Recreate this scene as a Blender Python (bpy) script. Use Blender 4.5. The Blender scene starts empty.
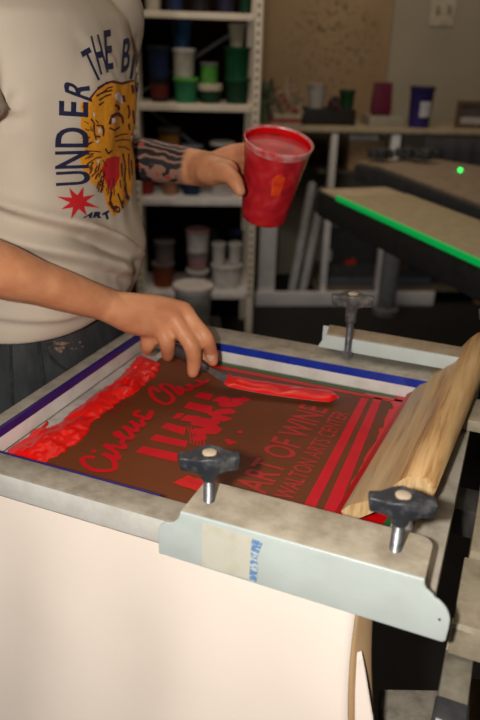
import bpy, bmesh, math, random
from mathutils import Vector, Matrix, noise
from mathutils.bvhtree import BVHTree
random.seed(7)
COL = bpy.context.scene.collection
V = Vector

# ------------------------------------------------------------------ camera
FPX = 694.3
PITCH, ROLL, YAW = math.radians(24.135), math.radians(1.683), math.radians(-21.457)
cw, sw = math.cos(YAW), math.sin(YAW)
FW = V((sw*math.cos(PITCH), cw*math.cos(PITCH), -math.sin(PITCH)))
r0 = V((cw, -sw, 0)); u0 = r0.cross(FW)
RT = r0*math.cos(ROLL)+u0*math.sin(ROLL); UP = -r0*math.sin(ROLL)+u0*math.cos(ROLL)
EYE = V((0, 0, 1.386))
def ray(x, y): return RT*((x-240)/FPX)-UP*((y-360)/FPX)+FW
def pz(x, y, z): d = ray(x, y); return EYE+d*((z-EYE.z)/d.z)
def pY(x, y, Y): d = ray(x, y); return EYE+d*(Y/d.y)
def pd(x, y, D): return EYE+ray(x, y)*D
ROOM = math.radians(27); E1 = V((math.cos(ROOM), math.sin(ROOM), 0)); E2 = V((-math.sin(ROOM), math.cos(ROOM), 0))
def rp(x, y, d): r = ray(x, y); return EYE+r*(d/r.dot(E2))           # a sight line meets a plane parallel to the back wall
def rm(a, d, z=0): return E1*a+E2*d+V((0, 0, z))

cd = bpy.data.cameras.new('camera'); cam = bpy.data.objects.new('camera', cd); COL.objects.link(cam)
m = Matrix((RT, UP, -FW)).transposed().to_4x4(); m.translation = EYE; cam.matrix_world = m
cd.sensor_fit = 'VERTICAL'; cd.sensor_height = 36; cd.lens = FPX/720*36
cd.clip_start = .02; cd.dof.use_dof = True; cd.dof.focus_distance = .82; cd.dof.aperture_fstop = 4.5
bpy.context.scene.camera = cam

# ------------------------------------------------------------------ materials
def nodes(name):
    mt = bpy.data.materials.new(name); mt.use_nodes = True
    nt = mt.node_tree; return mt, nt, nt.nodes['Principled BSDF']
def N(nt, t, **kw):
    n = nt.nodes.new(t)
    for k, v in kw.items():
        if k in n.inputs: n.inputs[k].default_value = v
        else: setattr(n, k, v)
    return n
def L(nt, a, b): nt.links.new(a, b)
def ramp(nt, fac, stops):
    r = N(nt, 'ShaderNodeValToRGB'); e = r.color_ramp.elements
    while len(e) < len(stops): e.new(.5)
    for i, (p, c) in enumerate(stops): e[i].position = p; e[i].color = (*c, 1) if len(c) == 3 else c
    L(nt, fac, r.inputs[0]); return r.outputs[0]
def coords(nt, scale=(1, 1, 1), rot=(0, 0, 0)):
    t = N(nt, 'ShaderNodeTexCoord'); mp = N(nt, 'ShaderNodeMapping'); mp.inputs['Scale'].default_value = scale
    mp.inputs['Rotation'].default_value = rot
    L(nt, t.outputs['Object'], mp.inputs[0]); return mp.outputs[0]
def mat(name, c, rough=.5, metal=0, c2=None, scale=30, detail=4, lo=.35, hi=.65, bump=0, bscale=None, coat=0, emit=0, alpha=1, trans=0, spec=None, stretch=(1, 1, 1)):
    mt, nt, b = nodes(name)
    b.inputs['Base Color'].default_value = (*c, 1); b.inputs['Roughness'].default_value = rough; b.inputs['Metallic'].default_value = metal
    if coat: b.inputs['Coat Weight'].default_value = coat; b.inputs['Coat Roughness'].default_value = .08
    if emit: b.inputs['Emission Color'].default_value = (*c, 1); b.inputs['Emission Strength'].default_value = emit
    if alpha < 1: b.inputs['Alpha'].default_value = alpha
    if trans: b.inputs['Transmission Weight'].default_value = trans
    if spec is not None: b.inputs['Specular IOR Level'].default_value = spec
    if c2 or bump:
        co = coords(nt, stretch)
        if c2:
            n = N(nt, 'ShaderNodeTexNoise', Scale=scale, Detail=detail, Roughness=.6); L(nt, co, n.inputs['Vector'])
            L(nt, ramp(nt, n.outputs['Fac'], [(lo, c), (hi, c2)]), b.inputs['Base Color'])
        if bump:
            n2 = N(nt, 'ShaderNodeTexNoise', Scale=bscale or scale, Detail=4); L(nt, co, n2.inputs['Vector'])
            bp = N(nt, 'ShaderNodeBump', Strength=bump, Distance=.003); L(nt, n2.outputs['Fac'], bp.inputs['Height']); L(nt, bp.outputs[0], b.inputs['Normal'])
    return mt
M = {}
M['alu'] = mat('dusty_aluminium', (.41, .37, .305), .5, .2, (.27, .235, .18), 38, 6, .42, .68, .15, 160)
M['alu_front'] = mat('bright_aluminium', (.70, .685, .64), .45, .1, (.56, .53, .47), 26, 6, .45, .75, .1, 160)
M['clamp_face'] = mat('pale_painted_steel', (.50, .555, .535), .42, 0, (.44, .485, .46), 18, 6, .4, .7, .05, 90)
M['clamp_top'] = mat('dusty_painted_steel', (.44, .385, .295), .6, 0, (.27, .22, .155), 34, 7, .42, .72, .15, 120)
M['dust_top'] = mat('brown_dusty_steel', (.36, .28, .19), .8, 0, (.24, .18, .11), 40, 6, .4, .7, .2, 150)
M['steel'] = mat('zinc_bolt', (.34, .34, .36), .42, .8, (.18, .18, .19), 120, 3)
M['darksteel'] = mat('dark_steel', (.03, .03, .03), .55, .2, (.05, .045, .04), 40)
M['grimy'] = mat('grimy_press_steel', (.33, .28, .20), .6, .15, (.21, .17, .115), 45, 7, .4, .7, .15, 150)
M['grimy2'] = mat('grey_press_steel', (.30, .265, .21), .7, .1, (.17, .15, .12), 60, 7, .4, .7, .15, 150)
M['tube'] = mat('worn_square_tube', (.30, .275, .225), .4, .5, (.20, .18, .14), 50, 6, .4, .7, .1, 120)
M['blackplastic'] = mat('black_plastic', (.018, .019, .022), .38, 0, (.035, .036, .04), 60)
M['knob'] = mat('worn_black_knob', (.020, .022, .028), .45, 0, (.11, .11, .115), 75, 8, .48, .78, .25, 130)
M['knob_dusty'] = mat('dusty_grey_knob', (.05, .05, .05), .5, 0, (.17, .165, .155), 75, 8, .45, .7, .2, 130)
M['button'] = mat('cream_button', (.50, .40, .29), .5, 0, (.5, .25, .15), 260, 3, .55, .7)
M['tape_blue'] = mat('blue_tape', (.006, .022, .25), .35, 0, (.008, .035, .33), 50)
M['tape_violet'] = mat('violet_tape', (.022, .008, .10), .35, 0, (.02, .012, .15), 50)
M['mesh'] = mat('stretched_mesh', (.34, .29, .27), .6, 0, (.46, .43, .39), 30, 4, .4, .6)
M['emul'] = mat('brown_emulsion', (.145, .036, .010), .42, 0, (.110, .030, .009), 6, 3, .35, .65, spec=.25)
M['emul_red'] = mat('emulsion_flooded_red', (.18, .004, .003), .4, 0, (.12, .012, .004), 22, 4, .4, .6)
M['green_edge'] = mat('green_emulsion_edge', (.02, .13, .03), .5, 0, (.03, .10, .03), 60)
M['stencil'] = mat('stencil_red', (.50, .0015, .014), .4, 0, (.57, .002, .010), 40, spec=.3)
M['stencil_dim'] = mat('stencil_worn_red', (.42, .010, .013), .45, 0, (.30, .014, .010), 90, 4, .35, .7)
M['faint'] = mat('stencil_faint_red', (.20, .008, .006), .45, 0, (.13, .02, .007), 160, 4)
M['ink'] = mat('wet_red_ink', (.66, .002, .0015), .33, 0, (.76, .004, .0015), 30, coat=.12, bump=.2, bscale=70)
M['inkflat'] = mat('thin_red_ink', (.62, .002, .004), .35, 0, (.48, .002, .004), 60, bump=.1, bscale=120)
M['cream'] = mat('cream_cotton', (.50, .42, .335), .9, 0, (.46, .385, .305), 7, 3, bump=.12, bscale=700, spec=.1)
M['tee'] = mat('natural_cotton', (.82, .715, .635), .92, 0, (.79, .685, .60), 5, 3, bump=.10, bscale=800, spec=.08)
M['teeshade'] = mat('shirt_inside_shade', (.42, .27, .14), .9, 0, (.36, .22, .11), 8)  # shadow side of the cream cloth, shade put into the colour
M['denim'] = mat('washed_black_denim', (.018, .020, .023), .85, 0, (.05, .052, .055), 30, 8, .35, .75, .3, 500, stretch=(1, 1, .35))
M['seam'] = mat('denim_seam', (.008, .008, .010), .9, 0, (.03, .03, .03), 90)
M['fray'] = mat('frayed_tan_cotton', (.26, .15, .10), .9, 0, (.022, .022, .024), 95, 4, .40, .52)
M['navy'] = mat('navy_print', (.006, .007, .035), .7, 0, (.012, .013, .05), 90)
M['orange'] = mat('tiger_orange_print', (.72, .30, .008), .75, 0, (.60, .23, .008), 120)
M['maroon'] = mat('maroon_print', (.07, .005, .010), .75)
M['redprint'] = mat('red_print', (.52, .006, .012), .75)
M['whiteprint'] = mat('pale_print', (.62, .52, .48), .8)
M['hair'] = mat('brown_hair', (.03, .018, .01), .6, 0, (.06, .035, .02), 90)
M['shoe'] = mat('black_shoe', (.02, .02, .02), .6)
M['nail'] = mat('finger_nail', (.60, .34, .24), .35, 0, (.62, .40, .26), 90)
M['white_paint'] = mat('white_painted_wood', (.78, .77, .80), .6, 0, (.66, .65, .67), 14)
M['shelfpaint'] = mat('cream_shelf_steel', (.72, .64, .52), .5, 0, (.64, .56, .46), 14)
M['rubber'] = mat('squeegee_rubber', (.5, .003, .004), .4, 0, (.35, .003, .004), 40)
M['black'] = mat('black_matte', (.010, .009, .009), .8, 0, (.018, .016, .014), 30)
M['greyd'] = mat('charcoal_plastic', (.03, .032, .036), .5, 0, (.05, .05, .055), 30)
M['palette_tan'] = mat('dusty_tan_pallet', (.40, .33, .20), .75, 0, (.34, .27, .16), 30, 6, bump=.1, bscale=200)
M['palette_dim'] = mat('dusty_brown_pallet', (.26, .195, .13), .8, 0, (.19, .14, .095), 30, 6, bump=.1, bscale=200)
M['greentape'] = mat('emissive_green_edge', (.0, .50, .09), .5, emit=.36)  # tape given emission to look brighter; not a light source
M['led'] = mat('green_led', (.02, .9, .12), .4, emit=3)
M['wood_leg'] = mat('orange_wood', (.32, .17, .07), .7, 0, (.2, .1, .04), 20, stretch=(1, 1, .1))
def plain(name, c, rough=.5, **k):
    if name not in M: M[name] = mat(name, c, rough, 0, tuple(x*.75 for x in c), 25, **{'spec': .25, **k})
    return M[name]

def wood_mat():
    mt, nt, b = nodes('squeegee_wood')
    co = coords(nt, (1, .055, 1), (0, 0, math.radians(4)))
    n = N(nt, 'ShaderNodeTexNoise', Scale=170, Detail=5, Roughness=.65, Distortion=.4); L(nt, co, n.inputs['Vector'])
    w = N(nt, 'ShaderNodeTexNoise', Scale=55, Detail=3, Distortion=1.2); L(nt, co, w.inputs['Vector'])
    mx = N(nt, 'ShaderNodeMath', operation='ADD'); L(nt, n.outputs['Fac'], mx.inputs[0]); L(nt, w.outputs['Fac'], mx.inputs[1])
    mh = N(nt, 'ShaderNodeMath', operation='MULTIPLY'); L(nt, mx.outputs[0], mh.inputs[0]); mh.inputs[1].default_value = .5
    c1 = ramp(nt, mh.outputs[0], [(.36, (.36, .18, .065)), (.46, (.54, .32, .135)), (.60, (.64, .42, .20))])
    n2 = N(nt, 'ShaderNodeTexNoise', Scale=9, Detail=4); L(nt, coords(nt, (1, .35, 1)), n2.inputs['Vector'])
    f = ramp(nt, n2.outputs['Fac'], [(.50, (0, 0, 0)), (.72, (.6, .6, .6))])
    mix = N(nt, 'ShaderNodeMix', data_type='RGBA'); L(nt, f, mix.inputs[0]); L(nt, c1, mix.inputs[6]); mix.inputs[7].default_value = (.30, .31, .25, 1)
    L(nt, mix.outputs[2], b.inputs['Base Color']); b.inputs['Roughness'].default_value = .5
    return mt
M['wood'] = wood_mat()
M['wood_end'] = mat('squeegee_end_grain', (.66, .46, .24), .6, 0, (.45, .27, .11), 30, 5, stretch=(8, 1, 1))

def skin_mat():
    mt, nt, b = nodes('skin_with_tattoo')
    co = coords(nt)
    n = N(nt, 'ShaderNodeTexNoise', Scale=28, Detail=5); L(nt, co, n.inputs['Vector'])
    base = ramp(nt, n.outputs['Fac'], [(.32, (.50, .200, .095)), (.66, (.63, .29, .145))])
    at = N(nt, 'ShaderNodeAttribute', attribute_name='redden'); mr = N(nt, 'ShaderNodeMix', data_type='RGBA')
    L(nt, at.outputs['Fac'], mr.inputs[0]); L(nt, base, mr.inputs[6]); mr.inputs[7].default_value = (.60, .17, .09, 1)
    # tattoo sleeve: black ground, pale curls, red flowers
    wv = N(nt, 'ShaderNodeTexWave', Scale=24, Distortion=8, Detail=2); wv.inputs['Detail Scale'].default_value = 1.2; wv.wave_type = 'RINGS'; L(nt, co, wv.inputs['Vector'])
    pat = ramp(nt, wv.outputs['Fac'], [(.0, (.018, .016, .018)), (.62, (.025, .021, .022)), (.84, (.26, .14, .10))])
    vo = N(nt, 'ShaderNodeTexVoronoi', Scale=34); L(nt, co, vo.inputs['Vector'])
    vf = ramp(nt, vo.outputs['Distance'], [(.17, (1, 1, 1)), (.22, (0, 0, 0))])
    mx = N(nt, 'ShaderNodeMix', data_type='RGBA'); L(nt, vf, mx.inputs[0]); L(nt, pat, mx.inputs[6]); mx.inputs[7].default_value = (.34, .06, .045, 1)
    ta = N(nt, 'ShaderNodeAttribute', attribute_name='tattoo')
    mt2 = N(nt, 'ShaderNodeMix', data_type='RGBA'); L(nt, ta.outputs['Fac'], mt2.inputs[0]); L(nt, mr.outputs[2], mt2.inputs[6]); L(nt, mx.outputs[2], mt2.inputs[7])
    L(nt, mt2.outputs[2], b.inputs['Base Color']); b.inputs['Roughness'].default_value = .48; b.inputs['Specular IOR Level'].default_value = .35
    b.inputs['Subsurface Weight'].default_value = .08; b.inputs['Subsurface Radius'].default_value = (.01, .004, .002)
    n3 = N(nt, 'ShaderNodeTexNoise', Scale=320, Detail=3); L(nt, co, n3.inputs['Vector'])
    bp = N(nt, 'ShaderNodeBump', Strength=.12, Distance=.002); L(nt, n3.outputs['Fac'], bp.inputs['Height']); L(nt, bp.outputs[0], b.inputs['Normal'])
    return mt
M['skin'] = skin_mat()

# ------------------------------------------------------------------ mesh building
class MB:
    def __init__(s): s.v = []; s.f = []; s.mi = []; s.m = 0
    def add(s, vs, fs):
        o = len(s.v); s.v += [V(p) for p in vs]; s.f += [tuple(i+o for i in f) for f in fs]; s.mi += [s.m]*len(fs); return s
    def box(s, c, size, rot=None):
        c = V(c); hx, hy, hz = [k/2 for k in size]
        p = [V((x*hx, y*hy, z*hz)) for x in (-1, 1) for y in (-1, 1) for z in (-1, 1)]
        if rot: p = [rot @ q for q in p]
        return s.add([c+q for q in p], [(0, 1, 3, 2), (4, 6, 7, 5), (0, 4, 5, 1), (2, 3, 7, 6), (0, 2, 6, 4), (1, 5, 7, 3)])
    def bx(s, x0, x1, y0, y1, z0, z1): return s.box(((x0+x1)/2, (y0+y1)/2, (z0+z1)/2), (x1-x0, y1-y0, z1-z0))
    def prism(s, poly, a, b):            # poly: list of 3D points; swept from +a to +b
        n = len(poly); a = V(a); b = V(b); P = [V(p) for p in poly]
        return s.add([p+a for p in P]+[p+b for p in P], [tuple(range(n-1, -1, -1)), tuple(range(n, 2*n))]+[(i, (i+1) % n, n+(i+1) % n, n+i) for i in range(n)])
    def lathe(s, prof, org=(0, 0, 0), axis=(0, 0, 1), n=28, close=True):
        org = V(org); ax = V(axis).normalized(); e = ax.orthogonal().normalized(); g = ax.cross(e)
        vs = []; fs = []
        for r, h in prof:
            for k in range(n):
                t = 2*math.pi*k/n; vs.append(org+ax*h+(e*math.cos(t)+g*math.sin(t))*r)
        for i in range(len(prof)-1):
            for k in range(n): fs.append((i*n+k, i*n+(k+1) % n, (i+1)*n+(k+1) % n, (i+1)*n+k))
        if close:
            fs.append(tuple(range(n-1, -1, -1))); q = (len(prof)-1)*n; fs.append(tuple(range(q, q+n)))
        return s.add(vs, fs)
    def cyl(s, p0, p1, r0, r1=None, n=20):
        p0 = V(p0); p1 = V(p1); d = p1-p0; return s.lathe([(r0, 0), (r1 if r1 is not None else r0, d.length)], p0, d, n)
    def tube(s, pts, rad, n=14, flat=None, hint=None, cap=True):
        """limb: rings along a smooth path, rounded ends. flat=(scale_u,scale_w) with hint the u direction"""
        pts = [V(p) for p in pts]; R = list(rad); sub = 5; P = []; RR = []
        for i in range(len(pts)-1):
            a = pts[max(i-1, 0)]; b = pts[i]; c = pts[i+1]; d = pts[min(i+2, len(pts)-1)]
            for k in range(sub):
                t = k/sub; P.append(.5*((2*b)+(c-a)*t+(2*a-5*b+4*c-d)*t*t+(3*b-a-3*c+d)*t**3)); tt = t*t*(3-2*t); RR.append(R[i]*(1-tt)+R[i+1]*tt)
        P.append(pts[-1]); RR.append(R[-1])
        if cap:
            d0 = (P[0]-P[1]).normalized(); d1 = (P[-1]-P[-2]).normalized(); ra, rb = RR[0], RR[-1]
            st = [(.98, .2), (.8, .6), (.5, .86)]
            P = [P[0]+d0*ra*k for k, q in st]+P+[P[-1]+d1*rb*k for k, q in reversed(st)]
            RR = [ra*q for k, q in st]+RR+[rb*q for k, q in reversed(st)]
        e = None; vs = []; fs = []
        for i, p in enumerate(P):
            t = (P[min(i+1, len(P)-1)]-P[max(i-1, 0)]).normalized()
            if hint is not None: h = V(hint); e = (h-t*h.dot(t)).normalized()
            elif e is None: e = t.orthogonal().normalized()
            else: e = (e-t*e.dot(t)).normalized()
            g = t.cross(e); su, sv = flat or (1, 1)
            for k in range(n):
                th = 2*math.pi*k/n; vs.append(p+(e*math.cos(th)*su+g*math.sin(th)*sv)*RR[i])
        for i in range(len(P)-1):
            for k in range(n): fs.append((i*n+k, i*n+(k+1) % n, (i+1)*n+(k+1) % n, (i+1)*n+k))
        fs.append(tuple(range(n-1, -1, -1))); q = (len(P)-1)*n; fs.append(tuple(range(q, q+n)))
        return s.add(vs, fs)
    def build(s, name, mats, parent=None, smooth=False, bevel=0, seg=2, origin=None):
        me = bpy.data.meshes.new(name); o3 = V(origin) if origin is not None else V((0, 0, 0))
        me.from_pydata([p-o3 for p in s.v], [], s.f)
        for k in (mats if isinstance(mats, (list, tuple)) else [mats]): me.materials.append(M[k] if isinstance(k, str) else k)
        for p, i in zip(me.polygons, s.mi): p.material_index = i; p.use_smooth = smooth
        bm = bmesh.new(); bm.from_mesh(me); bmesh.ops.recalc_face_normals(bm, faces=bm.faces[:])
        if bevel:
            ed = [e for e in bm.edges if len(e.link_faces) == 2 and e.calc_face_angle(0) > .5]
            bmesh.ops.bevel(bm, geom=ed, offset=bevel, segments=seg, affect='EDGES', profile=.6, clamp_overlap=True)
        if smooth or bevel:
            for fc in bm.faces: fc.smooth = True
            for e in bm.edges:
                if len(e.link_faces) == 2 and e.calc_face_angle(0) > (.9 if bevel == 0 else .62): e.smooth = False
        bm.to_mesh(me); bm.free()
        ob = bpy.data.objects.new(name, me); COL.objects.link(ob); ob.location = o3
        if parent: setp(ob, parent)
        return ob
def setp(o, par):
    o.parent = par; o.matrix_parent_inverse = world_of(par).inverted(); return o
def world_of(o): return o.matrix_basis.copy() if o.parent is None else world_of(o.parent) @ o.matrix_parent_inverse @ o.matrix_basis
def tag(o, label, cat, group=None):
    o['label'] = label; o['category'] = cat
    if group: o['group'] = group
    return o
def struct(o): o['kind'] = 'structure'; return o
def thing(name, label, cat, loc, rz=0, group=None):
    o = bpy.data.objects.new(name, None); COL.objects.link(o); o.location = loc; o.rotation_euler.z = rz; o.empty_display_size = .05
    return tag(o, label, cat, group)
def flatpoly(mb, pts):
    return mb.add(pts, [tuple(range(len(pts)))])

# ------------------------------------------------------------------ room
def roombox(a0, a1, d0, d1, z0, z1, mb=None):
    mb = mb or MB(); rot = Matrix.Rotation(ROOM, 3, 'Z')
    return mb.box(rm((a0+a1)/2, (d0+d1)/2, (z0+z1)/2), (a1-a0, d1-d0, z1-z0), rot)
def wall_mat():
    mt, nt, b = nodes('grey_tan_wall'); co = coords(nt)
    n = N(nt, 'ShaderNodeTexNoise', Scale=2.2, Detail=5); L(nt, co, n.inputs['Vector'])
    L(nt, ramp(nt, n.outputs['Fac'], [(.3, (.30, .26, .20)), (.7, (.37, .325, .255))]), b.inputs['Base Color']); b.inputs['Roughness'].default_value = .85
    return mt
M['wall'] = wall_mat()
M['floor'] = mat('dark_floor', (.007, .006, .0055), .85, 0, (.012, .010, .009), 9, 6, bump=.1, bscale=60)
def panel_mat():
    mt, nt, b = nodes('kraft_board_with_spatter'); co = coords(nt)
    n = N(nt, 'ShaderNodeTexNoise', Scale=3, Detail=5); L(nt, co, n.inputs['Vector'])
    base = ramp(nt, n.outputs['Fac'], [(.3, (.30, .20, .11)), (.7, (.37, .26, .15))])
    v = N(nt, 'ShaderNodeTexNoise', Scale=40, Detail=3, Distortion=1.2); L(nt, co, v.inputs['Vector'])
    sp = ramp(nt, v.outputs['Fac'], [(.57, (0, 0, 0)), (.63, (.7, .7, .7))])
    sx = N(nt, 'ShaderNodeVectorMath', operation='DISTANCE'); L(nt, co, sx.inputs[0]); c = rp(332, 42, 4.49)-rm(rp(388, 60, 4.485).dot(E1)-.6, 4.49, .75); sx.inputs[1].default_value = c
    g = ramp(nt, sx.outputs['Value'], [(.20, (1, 1, 1)), (.34, (0, 0, 0))])
    mu = N(nt, 'ShaderNodeMath', operation='MULTIPLY'); L(nt, sp, mu.inputs[0]); L(nt, g, mu.inputs[1])
    mx = N(nt, 'ShaderNodeMix', data_type='RGBA'); L(nt, mu.outputs[0], mx.inputs[0]); L(nt, base, mx.inputs[6]); mx.inputs[7].default_value = (.03, .022, .015, 1)
    L(nt, mx.outputs[2], b.inputs['Base Color']); b.inputs['Roughness'].default_value = .8
    return mt
M['panel'] = panel_mat()
struct(MB().bx(-9, 9, -5, 10, -.1, 0).build('floor', 'floor'))
struct(roombox(-9, 9, 4.5, 4.62, 0, 3.2).build('wall_back', 'wall'))
aR = rp(388, 60, 4.485).dot(E1)
pn = roombox(aR-1.35, aR, 4.478, 4.499, .75, 2.6).build('pin_board', 'panel', bevel=.004, origin=rm(aR-.6, 4.49, .75))
tag(pn, 'brown kraft board covering the back wall, spattered with dark specks', 'board')
c = rp(443, 10, 4.499)
sp_ = thing('switch_plate', 'double switch plate in cream on the grey back wall at top right', 'light switch', c, ROOM)
rot = Matrix.Rotation(ROOM, 3, 'Z')
MB().box(c-E2*.004, (.155, .008, .175), rot).build('plate', plain('plate_cream', (.52, .46, .36)), sp_, bevel=.003)
for k in (-1, 1): MB().box(c-E2*.011+E1*.035*k, (.022, .008, .045), rot).build('toggle', plain('toggle_tan', (.30, .26, .19)), sp_, bevel=.002)

# ------------------------------------------------------------------ screen frame (the silk screen)
ZT, ZM = .950, .9165          # rail top, mesh level
X0, X1, Y0, Y1 = -.571, -.008, .508, 1.016
XI0, XI1, YI0, YI1 = -.545, -.042, .542, .952
scr = thing('screen_printing_frame', 'aluminium silk screen with brown stencil and red ink, clamped in the press', 'screen frame', (-.29, .76, ZM))
M_rail = ['alu', 'alu_front']
def rail(poly, name='rail'):
    n = len(poly); mb = MB()
    mb.prism([V((x, y, ZM)) for x, y in poly], (0, 0, 0), (0, 0, ZT-ZM)); mb.mi = [1]*len(mb.mi)
    mb.mi[0] = 0; mb.mi[1] = 0
    return mb.build(name, M_rail, scr, bevel=.0022)
rail([(X0, Y0), (X1, Y0), (XI1, YI0), (XI0, YI0)]); rail([(X1, Y0), (X1, Y1), (XI1, YI1), (XI1, YI0)])
rail([(X1, Y1), (X0, Y1), (XI0, YI1), (XI1, YI1)]); rail([(X0, Y1), (X0, Y0), (XI0, YI0), (XI0, YI1)])
MB().bx(XI0, XI1, YI0, YI1, ZM-.001, ZM).build('mesh_fabric', 'mesh', scr)
EX0, EX1, EY0, EY1 = -.505, -.075, .549, .944
MB().bx(EX0, EX1, EY0, EY1, ZM, ZM+.0004).build('emulsion', 'emul', scr)
mb = MB(); mb.bx(EX0+.04, XI1-.004, EY1-.001, EY1+.006, ZM, ZM+.0006); mb.bx(EX1-.002, EX1+.006, EY0, EY1, ZM, ZM+.0006); mb.build('emulsion_edge', 'green_edge', scr)
# tape along the inner sides of the rails
mb = MB(); mb.bx(XI0+.034, XI1-.02, YI1-.0012, YI1+.0002, .9375, .9505); mb.build('tape', 'tape_blue', scr)
mb = MB(); mb.bx(XI0-.0045, XI0+.0012, YI0+.004, YI1-.002, .9400, .9508); mb.build('tape', 'tape_violet', scr)
mb = MB(); mb.bx(XI0+.005, -.30, YI0-.0003, YI0+.0014, .940, .9508); mb.build('tape', 'tape_violet', scr)
# stencil artwork lying in the emulsion plane
ZS = ZM+.0008
def pp(x, y): p = pz(x, y, ZS); return (p.x, p.y)
def art(name, polys, mtl, z=ZS):
    mb = MB()
    for q in polys: flatpoly(mb, [V((x, y, z)) for x, y in q])
    return mb.build(name, mtl, scr)
def text_mesh(body, size=1.0, sx=1.0, shear=0, offset=0, spacing=1.0):
    cu = bpy.data.curves.new('t', 'FONT'); cu.body = body; cu.size = size; cu.shear = shear; cu.offset = offset; cu.space_character = spacing; cu.fill_mode = 'FRONT'; cu.dimensions = '2D'; cu.resolution_u = 4
    ob = bpy.data.objects.new('t', cu); COL.objects.link(ob); dg = bpy.context.evaluated_depsgraph_get()
    me = bpy.data.meshes.new_from_object(ob.evaluated_get(dg)); bpy.data.objects.remove(ob); bpy.data.curves.remove(cu)
    vs = [V((v.co.x*sx, v.co.y, 0)) for v in me.vertices]; fs = [tuple(p.vertices) for p in me.polygons]; bpy.data.meshes.remove(me)
    return vs, fs
def fit_text(body, base0, base1, top0, offset=0, spacing=1.0):
    """baseline runs from base0 to base1 on the mesh, capitals reach top0"""
    vs, fs = text_mesh(body, 1, 1, 0, offset, spacing)
    x0 = min(v.x for v in vs); x1 = max(v.x for v in vs); y1 = max(v.y for v in vs)
    b0 = V((*base0, ZS)); b1 = V((*base1, ZS)); t = V((*top0, ZS))
    ux = (b1-b0)/(x1-x0); e = (b1-b0).normalized(); uy = (t-b0); uy = (uy-e*uy.dot(e))/y1
    return [b0+ux*(v.x-x0)+uy*v.y for v in vs], fs
mb = MB(); mb.add(*fit_text('ART OF WINE', (-.2135, .634), (-.203, .868), (-.254, .640), .012)); mb.build('lettering', 'stencil_dim', scr)
mb = MB(); mb.add(*fit_text('WALTON ARTS CENTER', (-.1815, .636), (-.172, .868), (-.2045, .637), .010)); mb.build('lettering', 'stencil_dim', scr)
art('border_line', [[(-.166, .592), (-.1525, .592), (-.157, .925), (-.168, .925)], [(-.1425, .590), (-.1265, .590), (-.139, .935), (-.1505, .935)]], 'stencil')
art('border_line', [[(-.42, .928), (-.12, .930), (-.12, .938), (-.42, .938)]], 'stencil')
# script lettering drawn as brush strokes
def stroke(mb, pts, w, n=5):
    P = [V((*pp(*p), ZS)) for p in pts]; Q = []
    for i in range(len(P)-1):
        a = P[max(i-1, 0)]; b = P[i]; c = P[i+1]; d = P[min(i+2, len(P)-1)]
        for k in range(n): t = k/n; Q.append(.5*((2*b)+(c-a)*t+(2*a-5*b+4*c-d)*t*t+(3*b-a-3*c+d)*t**3))
    Q.append(P[-1]); vs = []; fs = []
    for i, q in enumerate(Q):
        t = (Q[min(i+1, len(Q)-1)]-Q[max(i-1, 0)]).normalized(); s = V((-t.y, t.x, 0))*w*(1 if 0 < i < len(Q)-1 else .7)
        vs += [q+s+V((0, 0, i*4e-6)), q-s+V((0, 0, i*4e-6))]
    fs = [(2*i, 2*i+1, 2*i+3, 2*i+2) for i in range(len(Q)-1)]
    mb.add(vs, fs)
def z1(a): return [(75+x/6, 385+y/6) for x, y in a]
def z2(a): return [(130+x/4, 360+y/4) for x, y in a]
mb = MB()
for s_ in ([(118, 435), (70, 432), (42, 445), (60, 480), (110, 508), (190, 515), (238, 500), (240, 470), (218, 440), (170, 412), (215, 428), (262, 440), (240, 400), (180, 362), (235, 368), (300, 378), (282, 345), (292, 322), (265, 312), (240, 292), (262, 285), (285, 312), (330, 322), (345, 310), (320, 272), (292, 250), (345, 272), (372, 275), (362, 240), (332, 218), (385, 245), (412, 242), (400, 215), (420, 205), (440, 205), (458, 180), (458, 155)], [(455, 158), (430, 195), (395, 190), (362, 180), (368, 160), (395, 155)], [(100, 396), (128, 398)]): stroke(mb, z1(s_), .0033)
for s_ in ([(120, 128), (88, 108), (82, 130), (105, 160), (145, 175), (172, 160), (160, 135), (125, 110), (130, 98), (160, 102), (185, 125), (200, 138), (208, 125), (190, 108), (222, 120), (245, 118), (230, 98), (255, 108), (275, 100), (290, 92), (265, 82), (300, 90), (312, 78)],): stroke(mb, z2(s_), .0033)
mb.build('lettering', 'stencil', scr)
mb = MB()
for s_ in ([(175, 170), (235, 175)], [(190, 152), (250, 158), (225, 140), (275, 150)], [(225, 130), (285, 135)], [(250, 110), (310, 112), (325, 95), (275, 88)]): stroke(mb, z1(s_), .0026)
mb.build('lettering', 'faint', scr)
polys = []
for q in ([(22, 368), (52, 345), (190, 372), (188, 408)], [(78, 318), (103, 297), (232, 325), (222, 350)], [(122, 270), (148, 251), (224, 270), (218, 300)], [(168, 234), (190, 212), (218, 214), (200, 232)], [(200, 240), (225, 220), (285, 226), (262, 250)], [(215, 190), (235, 168), (332, 186), (322, 216)], [(256, 146), (278, 129), (334, 138), (318, 160)]): polys.append([pp(*p) for p in z2(q)])
art('striped_motif', polys, 'stencil')
polys = []; random.seed(3)
def blob(cx, cy, rx, ry, n=11, j=.3):
    return [pp(*z2([(cx+rx*math.cos(2*math.pi*i/n)*(1+random.uniform(-j, j)), cy+ry*math.sin(2*math.pi*i/n)*(1+random.uniform(-j, j)))])[0]) for i in range(n)]
for b in ((370, 160, 34, 12), (400, 175, 50, 12), (430, 160, 22, 10), (460, 158, 18, 9), (385, 205, 45, 10), (340, 215, 26, 12), (300, 250, 60, 20), (330, 275, 32, 22), (365, 235, 40, 12), (280, 310, 30, 14), (290, 285, 40, 14), (405, 330, 22, 7), (440, 288, 12, 5), (390, 320, 10, 5)): polys.append(blob(*b))
for i, q in enumerate(polys): pass
mb = MB()
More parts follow.
